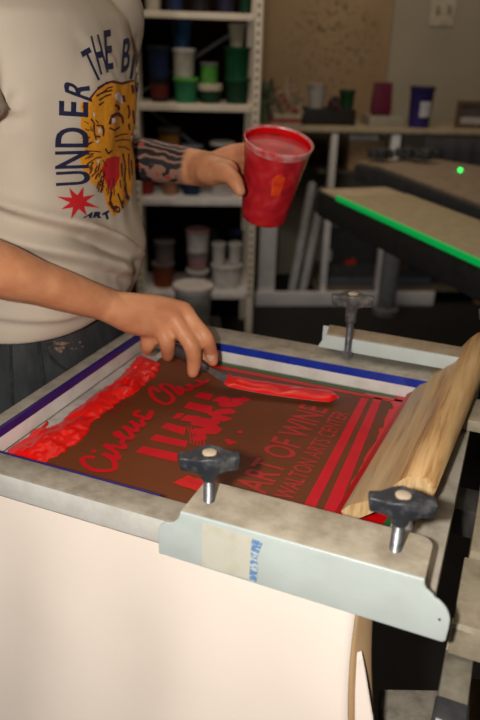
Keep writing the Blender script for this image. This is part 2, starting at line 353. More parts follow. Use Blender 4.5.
for i, q in enumerate(polys): flatpoly(mb, [V((x, y, ZS+i*2e-6)) for x, y in q])
for k in range(5): stroke(mb, z2([(228+k*14, 262+k*3), (240+k*14, 300+k*6), (243+k*13, 335+k*4)]), .0008)
mb.build('splashing_motif', 'stencil', scr)
# thin red ink left on the emulsion: near edge, far edge and beside the squeegee
def ragged(pts, amp, seed, sub=7):
    rn = random.Random(seed); out = []
    for i in range(len(pts)):
        a = V(pts[i]); b = V(pts[(i+1) % len(pts)])
        for k in range(sub): q = a.lerp(b, k/sub); out.append((q.x+rn.uniform(-amp, amp), q.y+rn.uniform(-amp, amp)))
    return out
art('ink_film', [ragged([pp(172, 483), pp(186, 476), pp(215, 482), pp(246, 492), pp(310, 506), pp(352, 520), pp(345, 524), pp(240, 505)], .0016, 1)], 'inkflat', ZS+.0003)
art('ink_film', [ragged([pp(337, 517), pp(345, 500), pp(366, 458), pp(379, 430), pp(391, 408), pp(393, 396), pp(424, 392), pp(424, 440), pp(380, 530)], .0040, 2)], 'inkflat', ZS+.0003)
art('ink_film', [ragged([(-.165, .934), (-.082, .936), (-.082, .9435), (-.165, .942)], .001, 5, 5)], 'inkflat', ZS+.0003)

# ------------------------------------------------------------------ heaped wet ink
def inside(p, poly):
    x, y = p; c = False; n = len(poly)
    for i in range(n):
        x1, y1 = poly[i]; x2, y2 = poly[(i+1) % n]
        if (y1 > y) != (y2 > y) and x < (x2-x1)*(y-y1)/(y2-y1)+x1: c = not c
    return c
def edged(p, poly):
    best = 9; P = V((p[0], p[1]))
    for i in range(len(poly)):
        a = V(poly[i][:2]); b = V(poly[(i+1) % len(poly)][:2]); ab = b-a; t = max(0, min(1, (P-a).dot(ab)/max(ab.dot(ab), 1e-12))); best = min(best, (P-a-ab*t).length)
    return best
def heap(name, poly, hmax, z, step, mtl, parent=None, sc=34, slope=.5, base=None):
    xs = [p[0] for p in poly]; ys = [p[1] for p in poly]; nx = int((max(xs)-min(xs))/step)+3; ny = int((max(ys)-min(ys))/step)+3
    idx = {}; mb = MB(); vs = []; fs = []
    H = {}
    for i in range(nx):
        for j in range(ny):
            x = min(xs)+(i-1)*step; y = min(ys)+(j-1)*step
            q = (x+.004*noise.noise(V((x*90, y*90, 1))), y+.004*noise.noise(V((x*90, y*90, 7))))
            if inside(q, poly):
                d = edged(q, poly); h = hmax*(1-math.exp(-d/ (hmax*1.1)))
                h *= .62+.55*noise.noise(V((x*sc, y*sc*.7, 3)))+.32*noise.noise(V((x*sc*2.6, y*sc*1.7, 9)))+.10*noise.noise(V((x*sc*6, y*sc*5, 2)))
                H[i, j] = (x, y, max(h, .0008))
    for (i, j), (x, y, h) in H.items():
        zz = z if base is None else base(x, y); idx[i, j] = len(vs); vs.append((x, y, zz+h))
    for (i, j) in H:
        k = [(i, j), (i+1, j), (i+1, j+1), (i, j+1)]
        if all(q in idx for q in k): fs.append(tuple(idx[q] for q in k))
    mb.add(vs, fs); o = mb.build(name, mtl, parent, smooth=True)
    bm = bmesh.new(); bm.from_mesh(o.data)
    be = [e for e in bm.edges if len(e.link_faces) == 1]
    r = bmesh.ops.extrude_edge_only(bm, edges=be)
    for v in [g for g in r['geom'] if isinstance(g, bmesh.types.BMVert)]: v.co.z = z if base is None else base(v.co.x, v.co.y)
    for q in bm.faces: q.smooth = True
    bm.to_mesh(o.data); bm.free()
    return o
pile = [(0, 447), (8, 428), (25, 424), (36, 412), (48, 404), (51, 411), (46, 424), (58, 418), (69, 409), (97, 388), (120, 373), (134, 356), (140, 351), (162, 360), (156, 371), (134, 390), (112, 403), (95, 416), (88, 430), (75, 440), (56, 452), (37, 461), (15, 455)]
def clampin(p): return (max(p[0], XI0+.003), max(p[1], YI0+.003))
pw = [clampin(pz(x, y, .924)[:2]) for x, y in pile]
o = heap('ink_pile', pw, .019, ZM+.0004, .0022, 'ink')
tag(o, 'thick ridge of wet red ink along the left edge of the stencil screen', 'ink')

# ------------------------------------------------------------------ T-knobs and side clamps
def knob(parent, x, y, ztop, zbase, ang, size=1.0, foot=None, collar=.021, mtl='knob'):
    kz = ztop; c = V((x, y, kz)); q = Matrix.Rotation(ang, 3, 'Z'); pts = []
    prof = [(.0355, .0), (.0350, .0072), (.030, .0082), (.0235, .0094), (.0180, .0122), (.0110, .0160), (0, .0176)]
    half = prof+[(-a, b) for a, b in reversed(prof[:-1])]; full = half+[(a, -b) for a, b in reversed(half[1:-1])]
    mb = MB(); n = len(full)
    for z, k in ((-.0095, .90), (-.0080, .94), (.0058, 1.0), (.0075, .955)):
        for a, b in full: pts.append(c+q @ V((a*k*size, b*k*size, z*size+(.0035*max(0, 1-abs(a)/.022) if z > 0 else -.002*max(0, 1-abs(a)/.02)))))
    fs = [tuple(range(n-1, -1, -1)), tuple(range(3*n, 4*n))]
    for i in range(3):
        for k in range(n): fs.append((i*n+k, i*n+(k+1) % n, (i+1)*n+(k+1) % n, (i+1)*n+k))
    mb.add(pts, fs); mb.lathe([(.0088*size, -collar), (.0098*size, -collar+.003), (.0105*size, -.010), (.014*size, -.007)], c)
    kb = mb.build('clamp_knob', mtl, parent, bevel=.0009, origin=c)
    MB().lathe([(.0082*size, .0088*size), (.0082*size, .0112*size), (.0070*size, .0118*size)], c).build('cap', 'button', kb, smooth=True)
    prof = [(.0056, zbase-kz)]; h = zbase-kz
    while h < -collar+.001:
        prof += [(.0050, h+.0008), (.0057, h+.0016)]; h += .0016
    b = MB().lathe(prof+[(.0057, -collar+.004)], c, n=16); b.build('bolt', 'steel', kb, smooth=True)
    if foot is not None: MB().lathe([(.008, foot-kz), (.008, foot-kz+.010), (.0058, foot-kz+.012)], c, n=6).build('bolt_foot', 'steel', kb)
    return kb
cl = thing('screen_clamp', 'pale painted steel clamp bar along the near screen rail with two black knobs', 'clamp', (-.135, .49, .92), 0, 'screen clamps')
YF = .4905
def arcpts(cx, cz, r, a0, a1, n=6): return [(cx+r*math.cos(math.radians(a0+(a1-a0)*i/n)), cz+r*math.sin(math.radians(a0+(a1-a0)*i/n))) for i in range(n+1)]
face = [(-.2745, .9205), (.0045, .9175), (.0072, .9200), (.0078, .9350)]+arcpts(-.0165, .9400, .0243, -5, 70, 7)+[(-.0105, .9660), (-.0155, .9690), (-.0180, .9740), (-.0185, .9790), (-.2500, .9790), (-.2520, .9710), (-.2565, .9650)]+arcpts(-.2595, .9470, .0155, 95, 180, 5)
mb = MB().prism([V((x, YF, z)) for x, z in face], (0, 0, 0), (0, .0035, 0)); mb.build('clamp_face', 'clamp_face', cl, bevel=.0014, seg=3)
tp = [(-.2500, YF+.0021), (-.0185, YF+.0021), (-.0185, .5330)]+[(a, b) for a, b in arcpts(-.0315, .5375, .013, 0, 90, 5)]+[(-.2450, .5505), (-.2500, .5460)]
mb = MB().prism([V((x, y, .9745)) for x, y in tp], (0, 0, 0), (0, 0, .0045)); mb.build('clamp_top', 'clamp_top', cl, bevel=.0006)
mb = MB(); mb.bx(-.244, -.030, .5470, .5502, .966, .9750); mb.build('clamp_lip', 'clamp_face', cl)
M['sticker'] = mat('torn_blue_sticker', (.13, .25, .46), .5, 0, (.50, .56, .58), 300, 3, .50, .56, stretch=(.4, 1, 1))
M['oldtape'] = mat('yellowed_tape', (.58, .56, .47), .4, 0, (.50, .46, .34), 40, 5, .45, .75)
mb = MB(); flatpoly(mb, [V((x, YF-.0006, z)) for x, z in [(-.2265, .9225), (-.1765, .9235), (-.1752, .9735), (-.2258, .9740)]]); mb.build('old_tape', 'oldtape', cl)
mb = MB(); flatpoly(mb, [V((x, YF-.0009, z)) for x, z in [(-.1765, .9235), (-.1690, .9225), (-.1683, .9420), (-.1698, .9500), (-.1676, .9600), (-.1648, .9700), (-.1660, .9712), (-.1755, .9718)]]); mb.build('sticker', 'sticker', cl)
for (x, z) in ((-.001, .942),): MB().lathe([(.0012, 0), (.0012, .001)], (x, YF-.0008, z), (0, 1, 0), 8).build('rivet_hole', 'black', cl)
knob(cl, -.2325, .519, 1.0250, .952, math.radians(26), .84)
knob(cl, -.0490, .5205, 1.0285, .952, math.radians(14), .84)
cf = thing('screen_clamp', 'dusty clamp bar along the far screen rail, under the squeegee tip', 'clamp', (-.13, 1.03, .95), 0, 'screen clamps')
mb = MB(); mb.prism([V((x, y, .977)) for x, y in [(-.246, .996), (.03, .990), (.03, 1.032), (-.252, 1.035)]], (0, 0, 0), (0, 0, .004)); mb.build('clamp_top', 'dust_top', cf, bevel=.001)
mb = MB(); mb.prism([V((x, 0, z)) for x, z in [(-.258, .958), (-.246, .980), (.03, .980), (.03, .958)]], (0, .990, 0), (0, .994, 0)); mb.build('clamp_lip', 'clamp_face', cf, bevel=.001)
mb = MB(); mb.bx(-.262, .03, 1.032, 1.036, .92, .978); mb.build('clamp_face', 'clamp_face', cf, bevel=.001)
knob(cf, -.208, .985, 1.046, .952, math.radians(16), .9, .951, .036, 'knob_dusty')
knob(cf, .004, .995, 1.052, .952, math.radians(14), .9, None, .036, 'knob_dusty')

# ------------------------------------------------------------------ squeegee
sq = thing('squeegee', 'wooden squeegee leaning on the right end of the screen, edge in red ink', 'squeegee', (-.09, .8, ZM))
A0 = pY(352, 518, .618); A0.z = max(A0.z, ZM+.004)
def sq_profile(o, ex, ez, k=1.0):
    pr = [(0, 0), (.012, -.004), (.045, -.001), (.066, -.006), (.083, -.012), (.098, -.010), (.108, .000), (.110, .010), (.104, .021), (.092, .026), (.078, .023), (.060, .015), (.038, .013), (.014, .015), (.002, .011)]
    return [o+ex*a*k+ez*b*k for a, b in pr]
ang = math.radians(35); exd = V((math.cos(ang), 0, math.sin(ang))); ezd = V((-math.sin(ang), 0, math.cos(ang)))
P0 = V((-.116, .619, ZM+.006)); P1 = V((-.084, 1.062, ZM+.008)); axis_s = (P1-P0)
k = len(sq_profile(P0, exd, ezd)); mb = MB(); st = [(0, .97), (.006, 1), (.25, 1), (.5, 1), (.75, 1), (.994, 1), (1, .97)]; vs = []; fs = []
for t, s_ in st: vs += sq_profile(P0+axis_s*t, exd, ezd, s_)
for i in range(len(st)-1):
    for j in range(k): fs.append((i*k+j, i*k+(j+1) % k, (i+1)*k+(j+1) % k, (i+1)*k+j))
mb.add(vs, fs); mb.m = 1; mb.add(vs[:k], [tuple(range(k))]); mb.add(vs[-k:], [tuple(range(k))])
mb.build('handle', ['wood', 'wood_end'], sq, smooth=True)
mb = MB(); q = [P0+exd*a+ezd*b for a, b in ((-.011, -.001), (.003, .000), (.003, .0095), (-.011, .0085))]; mb.prism(q, axis_s*.004, axis_s*.996); mb.build('blade', 'rubber', sq)
M['pale_paint'] = mat('pale_dried_ink', (.55, .60, .52), .6, 0, (.18, .42, .42), 90, 4, .45, .6)
# ------------------------------------------------------------------ press: bars right of the screen, pallet arm, column
pr = thing('printing_press', 'grimy steel press arm with square tubes at the right edge', 'printing press', (.14, .76, 0))
mb = MB(); mb.bx(-.036, .16, .822, .888, .9525, .968); mb.build('cross_bar', 'grimy', pr, bevel=.0015)
mb = MB(); mb.bx(.0115, .150, .537, .640, .862, .9000); mb.build('cross_bar', 'grimy', pr, bevel=.002)
mb = MB(); mb.bx(.016, .150, .641, .820, .872, .9085); mb.build('cross_bar', 'grimy', pr, bevel=.002)
mb = MB(); mb.bx(.0098, .0116, .535, .5435, .868, .9005); mb.bx(.0105, .150, .5350, .5372, .896, .9012); mb.build('weld_lip', 'clamp_top', pr)
mb = MB(); mb.bx(.0095, .0360, .480, .552, .8300, .8600); mb.build('square_tube', 'tube', pr, bevel=.0025)
mb = MB(); mb.bx(.0080, .0375, .459, .487, .8285, .8615); ec = mb.build('end_cap', 'blackplastic', pr, bevel=.004, seg=3)
mb = MB(); mb.bx(.0135, .032, .4575, .4595, .8345, .8555); mb.build('cap_recess', 'black', ec)
mb = MB(); mb.bx(.10, .19, .50, 1.02, .83, .872); mb.bx(.03, .19, .985, 1.04, .90, .955); mb.bx(.06, .14, .52, .60, .82, .865); mb.build('side_beam', 'darksteel', pr, bevel=.003)
mb = MB(); mb.cyl((.22, .76, .02), (.22, .76, .95), .06, n=24); mb.bx(.12, .26, .70, .82, .80, .88); mb.build('column', 'darksteel', pr)
mb = MB(); mb.lathe([(.30, 0), (.30, .02), (.10, .05)], (.22, .76, 0)); mb.build('base', 'darksteel', pr)
mb = MB(); mb.bx(-.52, .20, .735, .785, .855, .893); mb.build('pallet_arm', 'darksteel', pr, bevel=.002)
mb = MB(); mb.prism([pz(x, y, .70) for x, y in ((380, 689), (440, 690), (560, 700), (560, 790), (385, 790))], (0, 0, 0), (0, 0, -.03)); mb.build('lower_plate', 'grimy2', pr, bevel=.002)
mb = MB(); mb.prism([pz(x, y, .705) for x, y in ((468, 690), (520, 695), (520, 740), (466, 735))], (0, 0, 0), (0, 0, .02)); mb.build('stop_block', plain('brown_block', (.22, .13, .05)), pr, bevel=.002)
mb = MB(); mb.bx(.06, .20, .50, .60, .68, .83); mb.build('strut', 'darksteel', pr)

# ------------------------------------------------------------------ pallet and the shirt on it
PX0, PX1, PY0, PY1 = -.560, -.078, .540, .975
pl = MB().bx(PX0+.01, PX1-.004, PY0+.006, PY1-.006, .894, .9085).build('print_pallet', plain('pallet_board', (.35, .2, .09)), bevel=.003, origin=(-.3, .76, .894))
tag(pl, 'flat print pallet under the screen, wrapped in the cream shirt', 'pallet')
ts = thing('printed_shirt', 'plain cream cotton t-shirt stretched over the pallet, hanging down in front', 'shirt', (-.36, .535, .9))
def shirt_pt(x, s):      # s runs from far edge over the top, round the near edge, then down the drape
    top = PY1-PY0
    if s < top: return V((x, PY1-s, .9105))
    s -= top; r = .010; q = r*math.pi/2
    if s < q: t = s/r; return V((x, PY0-r*math.sin(t), .9105-r+r*math.cos(t)))
    s -= q; f = min(1, s/.12)
    w = .004*math.sin(x*38+1.2)*f+.0035*math.sin(x*17+s*6)*f
    return V((x+.10*s*max(0, (x+.25)/.17)*f-.10*s*max(0, (-.40-x)/.19)*f, PY0-r-.30*s+w*1.3-.002*f, .9005-s*.96))
vs = []; fs = []; nx = 46; S = [i*.03 for i in range(15)]+[.44+.0025*i for i in range(9)]+[.47+.02*i for i in range(20)]
for s_ in S:
    for i in range(nx+1): vs.append(shirt_pt(PX0-.03+(PX1-PX0+.03)*i/nx, s_))
for j in range(len(S)-1):
    for i in range(nx): fs.append((j*(nx+1)+i, j*(nx+1)+i+1, (j+1)*(nx+1)+i+1, (j+1)*(nx+1)+i))
mb = MB(); mb.add(vs, fs); o = mb.build('shirt_front', 'tee', ts, smooth=True)
sm = o.modifiers.new('thick', 'SOLIDIFY'); sm.thickness = .0012; sm.offset = -1
# the hem folded back at the right end, its shade painted in tan, and a second layer
def sheet(f, nu, nv, name, mtl):
    vs = [f(i/nu, j/nv) for j in range(nv+1) for i in range(nu+1)]
    fs = [(j*(nu+1)+i, j*(nu+1)+i+1, (j+1)*(nu+1)+i+1, (j+1)*(nu+1)+i) for j in range(nv) for i in range(nu)]
    o = MB().add(vs, fs).build(name, mtl, ts, smooth=True); s = o.modifiers.new('thick', 'SOLIDIFY'); s.thickness = .001; return o
e0 = [shirt_pt(PX1, .452+.26*j/16) for j in range(17)]
def fold(u, v):
    p = e0[int(round(v*16))]; return V((p.x-.001+(.012+.016*v)*math.sin(u*1.5), p.y+.004+.03*u, p.z))
sheet(fold, 6, 16, 'shirt_fold', 'teeshade')
def lay(u, v):
    v = .19+.81*v; k = v*16; i = min(15, int(k)); p = e0[i].lerp(e0[i+1], k-i); return V((p.x+.0065+u*.021*max(.02, (v-.17)/.33)**.7, p.y+.0025+.004*u, p.z))
sheet(lay, 5, 24, 'shirt_back_layer', 'tee')

# ------------------------------------------------------------------ spatula with ink
spt = thing('ink_spatula', 'steel ink spatula loaded with red ink, held in the right hand over the screen', 'spatula', (-.35, .865, .93))
sp0 = pz(176, 350, .968); sp1 = pz(204, 367, .950); sp2 = pz(232, 381, .932); sp3 = pz(336, 398, .9225)
MB().tube([sp0, sp0.lerp(sp1, .5)+V((0, 0, .001)), sp1], [.010, .0105, .0085], 12, (1, .75), (0, 0, 1)).build('handle', plain('spatula_handle', (.04, .03, .028)), spt, smooth=True)
d = (sp3-sp2); d.z = 0; d.normalize(); sd = V((-d.y, d.x, 0))
def bl(t):
    c = sp1.lerp(sp2, t/.25) if t < .25 else sp2.lerp(sp3, (t-.25)/.75)
    return c
vs = []; fs = []; K = 26
for i in range(K+1):
    t = i/K; w = .006+.011*min(1, t/.3) if t < .93 else .017*math.sqrt(max(.02, 1-((t-.93)/.07)**2)); c = bl(t)+V((0, 0, -.004*math.sin(t*math.pi)))
    vs += [c+sd*w, c-sd*w, c-sd*w+V((0, 0, .0012)), c+sd*w+V((0, 0, .0012))]
for i in range(K):
    for j in range(4): fs.append((4*i+j, 4*i+(j+1) % 4, 4*i+4+(j+1) % 4, 4*i+4+j))
fs += [(0, 1, 2, 3), (4*K+3, 4*K+2, 4*K+1, 4*K)]
MB().add(vs, fs).build('blade', 'steel', spt)
vs = []; fs = []; NW = 12
for i in range(49):
    t = .20+.82*i/48; w = .0185 if t < .93 else .0185*math.sqrt(max(.02, 1-((t-.93)/.07)**2)); c = bl(t)+V((0, 0, -.004*math.sin(t*math.pi)+.0013))
    for j in range(NW+1):
        u = j/NW*2-1; e = (1-u*u)**.5 if abs(u) < 1 else 0
        h = e*(.0040+.0030*(noise.noise(V((t*9, u*1.3, 4)))+.5))*min(1, i/5, (48-i)/3+.2); ww = w*(1+.08*noise.noise(V((t*14, u, 8))))
        vs.append(c+sd*ww*u+V((0, 0, max(h, .0001))))
for i in range(48):
    for j in range(NW): fs.append((i*(NW+1)+j, i*(NW+1)+j+1, (i+1)*(NW+1)+j+1, (i+1)*(NW+1)+j))
MB().add(vs, fs).build('ink_smear', 'ink', spt, smooth=True)

# ------------------------------------------------------------------ cup
CUPD = 1.17
cc_t = pd(279, 140, CUPD); view = (cc_t-EYE).normalized(); side = view.cross(UP).normalized(); upi = side.cross(view).normalized()
tl = math.radians(12); axi = (upi*math.cos(tl)+side*math.sin(tl)); CA = (axi*math.cos(math.radians(23))-view*math.sin(math.radians(23))).normalized()
HC = .148; RTp, RBt = .0575, .0405; cb = cc_t-CA*HC
def cup_pt(h, ang_cam, extra=0):      # point on the outside wall; angle 0 faces the camera, +90 to image right
    f = (-view-CA*(-view).dot(CA)).normalized(); s2 = CA.cross(f); r = RBt+(RTp-RBt)*h/HC+extra
    a = math.radians(ang_cam); return cb+CA*h+f*math.cos(a)*r+s2*math.sin(a)*r
cup = thing('plastic_cup', 'red ink smeared clear plastic cup held tilted in the tattooed arm\'s hand', 'cup', cb)
def cup_mat():
    mt, nt, b = nodes('smeared_cup'); co = coords(nt)
    n = N(nt, 'ShaderNodeTexNoise', Scale=38, Detail=5); L(nt, co, n.inputs['Vector'])
    c = ramp(nt, n.outputs['Fac'], [(.34, (.36, .012, .022)), (.52, (.55, .012, .02)), (.72, (.56, .05, .06))])
    n2 = N(nt, 'ShaderNodeTexNoise', Scale=13, Detail=2); L(nt, co, n2.inputs['Vector'])
    f = ramp(nt, n2.outputs['Fac'], [(.68, (0, 0, 0)), (.76, (.6, .6, .6))]); mx = N(nt, 'ShaderNodeMix', data_type='RGBA')
    L(nt, f, mx.inputs[0]); L(nt, c, mx.inputs[6]); mx.inputs[7].default_value = (.75, .055, .008, 1); L(nt, mx.outputs[2], b.inputs['Base Color'])
    b.inputs['Roughness'].default_value = .38; b.inputs['Coat Weight'].default_value = .15; return mt
M['cup'] = cup_mat(); M['cupink'] = mat('ink_in_cup', (.60, .002, .004), .55, 0, (.68, .003, .003), 30, bump=.15, bscale=50, spec=.06); M['cup_rim'] = mat('milky_cup_rim', (.62, .30, .29), .35, 0, (.60, .05, .05), 50, 4, .4, .65)
th = .0012
MB().lathe([(RBt-.003, 0), (RBt, .002), (RBt+.0005, .006), (RBt+.004, .030), (RBt+.0112, .100), (RBt+.0118, .104), (RBt+.0135, .112), (RTp-.0005, HC-.012)], cb, CA, 48).build('cup_wall', 'cup', cup, smooth=True)
MB().lathe([(RTp-.0005, HC-.0125), (RTp+.001, HC-.008), (RTp+.0028, HC-.003), (RTp+.0028, HC), (RTp+.0005, HC+.0012), (RTp-.0015, HC-.001), (RTp-.002, HC-.012)], cb, CA, 48, close=False).build('rim', 'cup_rim', cup, smooth=True)
MB().lathe([(RTp-.0022, HC-.003), (RTp-.005, HC-.03), (RTp-.011, HC-.065), (.02, HC-.069), (.001, HC-.070)], cb, CA, 48, close=False).build('ink', 'cupink', cup, smooth=True)

M['orange_ink'] = mat('orange_ink_smear', (.80, .075, .006), .4, 0, (.60, .02, .015), 60, 4, .45, .7)
vs = []; fs = []
for i in range(7):
    for j in range(7): vs.append(cup_pt(.070+.044*i/6, 2+26*j/6, -.0006+.0012*(1-((j-3)/3.2)**2)))
for i in range(6):
    for j in range(6): fs.append((i*7+j, i*7+j+1, i*7+j+8, i*7+j+7))
MB().add(vs, fs).build('orange_smear', 'orange_ink', cup, smooth=True)
# ------------------------------------------------------------------ person
man = thing('person', 'person in cream tiger t-shirt and dark jeans, spreading ink and holding a cup', 'person', (-.70, .88, 0))
PHI = math.radians(8); F = V((math.cos(PHI), math.sin(PHI), 0)); LF = V((-math.sin(PHI), math.cos(PHI), 0)); PC = V((-.676, .889, 0))
def loft(mb, secs, n=40, ex=2.3):
    vs = []; fs = []
    for z, off, lat, a, b in secs:
        for k in range(n):
            t = 2*math.pi*k/n; cx, sx = math.cos(t), math.sin(t)
            vs.append(PC+F*(off+b*math.copysign(abs(cx)**(2/ex), cx))+LF*(lat+a*math.copysign(abs(sx)**(2/ex), sx))+V((0, 0, z)))
    for i in range(len(secs)-1):
        for k in range(n): fs.append((i*n+k, i*n+(k+1) % n, (i+1)*n+(k+1) % n, (i+1)*n+k))
    fs.append(tuple(range(n-1, -1, -1))); q = (len(secs)-1)*n; fs.append(tuple(range(q, q+n)))
    mb.add(vs, fs)
def remeshed(mb, voxel, smooth_it=3, fac=.5):
    o = mb.build('tmp', 'skin'); r = o.modifiers.new('r', 'REMESH'); r.mode = 'VOXEL'; r.voxel_size = voxel; r.use_smooth_shade = True
    s = o.modifiers.new('s', 'SMOOTH'); s.iterations = smooth_it; s.factor = fac
    me = bpy.data.meshes.new_from_object(o.evaluated_get(bpy.context.evaluated_depsgraph_get())); od = o.data; bpy.data.objects.remove(o); bpy.data.meshes.remove(od)
    me.materials.clear(); return me
def linkme(me, name, mats, parent):
    for k in mats: me.materials.append(M[k])
    for p in me.polygons: p.use_smooth = True
    me.name = name; o = bpy.data.objects.new(name, me); COL.objects.link(o); return setp(o, parent)
SHR = PC+F*-.035+LF*-.19+V((0, 0, 1.42)); SHL = PC+F*.012+LF*.192+V((0, 0, 1.43))
ELR = pz(-62, 250, 1.17); WRR = pz(101, 303, 1.055)
WRL = pd(199, 168, 1.215); ELL = pd(133, 158, 1.25)+(pd(133, 158, 1.25)-WRL).normalized()*.12
BM = MB()
# trunk, neck, head
loft(BM, [(.86, -.03, 0, .13, .075), (.95, -.03, 0, .13, .075), (1.08, -.01, 0, .13, .085), (1.22, .005, 0, .155, .105), (1.34, .0, 0, .165, .095), (1.44, -.01, 0, .14, .075), (1.475, -.015, 0, .07, .055)])
NK = PC+F*-.015+V((0, 0, 1.44)); HD = PC+F*.035+V((0, 0, 1.675))
BM.tube([NK, NK+F*.02+V((0, 0, .06)), HD-F*.02+V((0, 0, -.06))], [.062, .055, .056])
BM.tube([HD+V((0, 0, .035))-F*.015, HD+V((0, 0, -.02)), HD+V((0, 0, -.075))+F*.022], [.088, .083, .05], 20)
BM.tube([HD+F*.085+V((0, 0, .025)), HD+F*.105+V((0, 0, -.012)), HD+F*.095+V((0, 0, -.02))], [.009, .014, .012])
BM.tube([HD+F*.075+LF*.02+V((0, 0, -.052)), HD+F*.082+V((0, 0, -.052)), HD+F*.075-LF*.02+V((0, 0, -.052))], [.006, .009, .006])
for k in (-1, 1):
    BM.tube([HD+LF*.084*k+V((0, 0, .025)), HD+LF*.094*k-F*.008, HD+LF*.084*k+V((0, 0, -.028))], [.010, .015, .009])
# legs
HPR = PC-F*.03-LF*.09+V((0, 0, .88)); HPL = PC-F*.03+LF*.09+V((0, 0, .88))
for H, k in ((HPR, -1), (HPL, 1)):
    kn = H+V((0, 0, -.41))+LF*.02*k; an = kn+V((0, 0, -.39))-F*.02
    BM.tube([H, kn, an], [.085, .058, .04]); BM.tube([an, an+F*.12+V((0, 0, -.045))], [.04, .035])
# arms
BM.tube([SHR+LF*.03, SHR, SHR.lerp(ELR, .5), ELR], [.05, .056, .047, .042])
BM.tube([ELR, ELR.lerp(WRR, .3), ELR.lerp(WRR, .62), WRR, WRR+(WRR-ELR).normalized()*.02], [.041, .0385, .0315, .0262, .026], 18, (.92, 1.05), (0, 0, 1))
BM.tube([SHL-LF*.03, SHL, SHL.lerp(ELL, .5), ELL], [.05, .056, .047, .042])
BM.tube([ELL, ELL.lerp(WRL, .3), ELL.lerp(WRL, .62), WRL, WRL+(WRL-ELL).normalized()*.02], [.043, .041, .036, .030, .029], 18, (1.05, .85), (0, 0, 1))
# right hand: metacarpals, fingers closing on the spatula
MC = [pz(184, 310, 1.030), pz(172, 316, 1.026), pz(160, 323, 1.016), pz(149, 331, 1.002)]
PI = [pz(206, 338, .996), pz(192, 347, .986), pz(167, 342, .988), pz(148, 343, .982)]
DI = [pz(211, 352, .968), pz(194, 362, .960), pz(168, 351, .968), pz(147, 348, .969)]
TI = [pz(213, 361, .953), pz(193, 372, .944), pz(168, 356, .956), pz(148, 350, .961)]
for i, (a, b, c, d, r) in enumerate(zip(MC, PI, DI, TI, (.0108, .0118, .0118, .0114))):
    root = WRR+(a-WRR)*.22
    BM.tube([root, root.lerp(a, .5)+V((0, 0, .004)), a], [.019, .0155, r*1.22]); BM.tube([a, a.lerp(b, .5), b, c, d], [r*1.22, r*1.05, r*1.08, r*.95, r*.80], 12)
palm = (MC[0]+MC[3])/2
BM.tube([WRR+V((.01, 0, -.004)), WRR.lerp(palm, .5)+V((0, 0, -.008)), palm+V((-.005, 0, -.010))], [.022, .026, .020], 14)
TM = pz(184, 330, .995)
BM.tube([WRR.lerp(MC[0], .25)+V((.005, .01, -.008)), WRR.lerp(MC[0], .6)+V((.005, .012, -.028)), pz(190, 338, .985), pz(199, 352, .962), pz(206, 361, .950)], [.018, .016, .0125, .0115, .0085], 12)
# left hand round the cup
for i, (h, a0) in enumerate(((.106, -106), (.091, -103), (.076, -103), (.061, -105))):
    k0 = cup_pt(h, a0, .016)+side*-.012; r = (.0102, .0105, .0100, .009)[i]
    rt_ = WRL.lerp(k0, .15)
    BM.tube([rt_, rt_.lerp(k0, .6), k0], [.018, .0145, r*1.15])
    BM.tube([k0, cup_pt(h-.002, a0-32, .0105), cup_pt(h-.005, a0-72, .0095), cup_pt(h-.008, a0-100, .0085)], [r*1.2, r*1.05, r, r*.85], 12)
BM.tube([WRL+V((.0, 0, .0)), pd(212, 170, 1.185), pd(226, 171, 1.165)], [.029, .027, .021], 16)
BM.tube([pd(206, 172, 1.185), pd(222, 172, 1.155), pd(233, 179, 1.138), pd(240, 191, 1.133)], [.021, .0180, .0135, .0095], 14)
me = remeshed(BM, .0032, 4, .5)
me.attributes.new('tattoo', 'FLOAT', 'POINT'); me.attributes.new('redden', 'FLOAT', 'POINT'); ta = me.attributes['tattoo']
axL = (WRL-ELL); LL = axL.length; axL = axL/LL
tips = TI+DI+MC
tv = []; rv = []
for v in me.vertices:
    p = v.co; t = (p-ELL).dot(axL); w = 0.0
    if -.06 < t < LL*.93 and (p-(ELL+axL*t)).length < .075: w = max(0, min(1, (LL*.93-t)/.008))
    tv.append(w); rv.append(max(0, .55*(1-min((p-q).length for q in tips)/.02)) if (p-MC[1]).length < .15 else 0.0)
ta.data.foreach_set('value', tv); ra = me.attributes['redden']; ra.data.foreach_set('value', rv)
body = linkme(me, 'body', ['skin'], man)
def nail(c, nrm, along, w=.0055, l=.0065):
    nrm = nrm.normalized(); along = (along-nrm*along.dot(nrm)).normalized(); s2 = nrm.cross(along); vs = []; fs = []
    for i in range(5):
        for j in range(5):
            u = i/2-1; q = j/2-1; k = 1-.25*max(0, q)*abs(u); vs.append(c+s2*w*u*k+along*l*q-nrm*.0016*u*u)
    for i in range(4):
        for j in range(4): fs.append((i*5+j, i*5+j+1, i*5+j+6, i*5+j+5))
    MB().add(vs, fs).build('fingernail', 'nail', body, smooth=True)
btree = BVHTree.FromPolygons([v.co for v in me.vertices], [tuple(p.vertices) for p in me.polygons])
def onbody(x, y):
    h = btree.ray_cast(EYE, ray(x, y).normalized()); return h[0], h[1]
h, nn = onbody(211, 358)
if h: nail(h+nn*.0006, nn, TI[0]-DI[0])
for k in (-1, 1):
    e = HD+F*.078+LF*.031*k+V((0, 0, .012)); MB().lathe([(.001, -.012), (.009, -.008), (.012, 0), (.009, .008), (.001, .012)], e, F).build('eye', plain('eye_white', (.7, .68, .65)), body, smooth=True)
hb = MB(); hb.tube([HD+V((0, 0, .05))-F*.03, HD+V((0, 0, .02))-F*.035, HD+V((0, 0, -.04))-F*.05], [.094, .088, .05], 20)
linkme(remeshed(hb, .006, 2), 'hair', ['hair'], man)
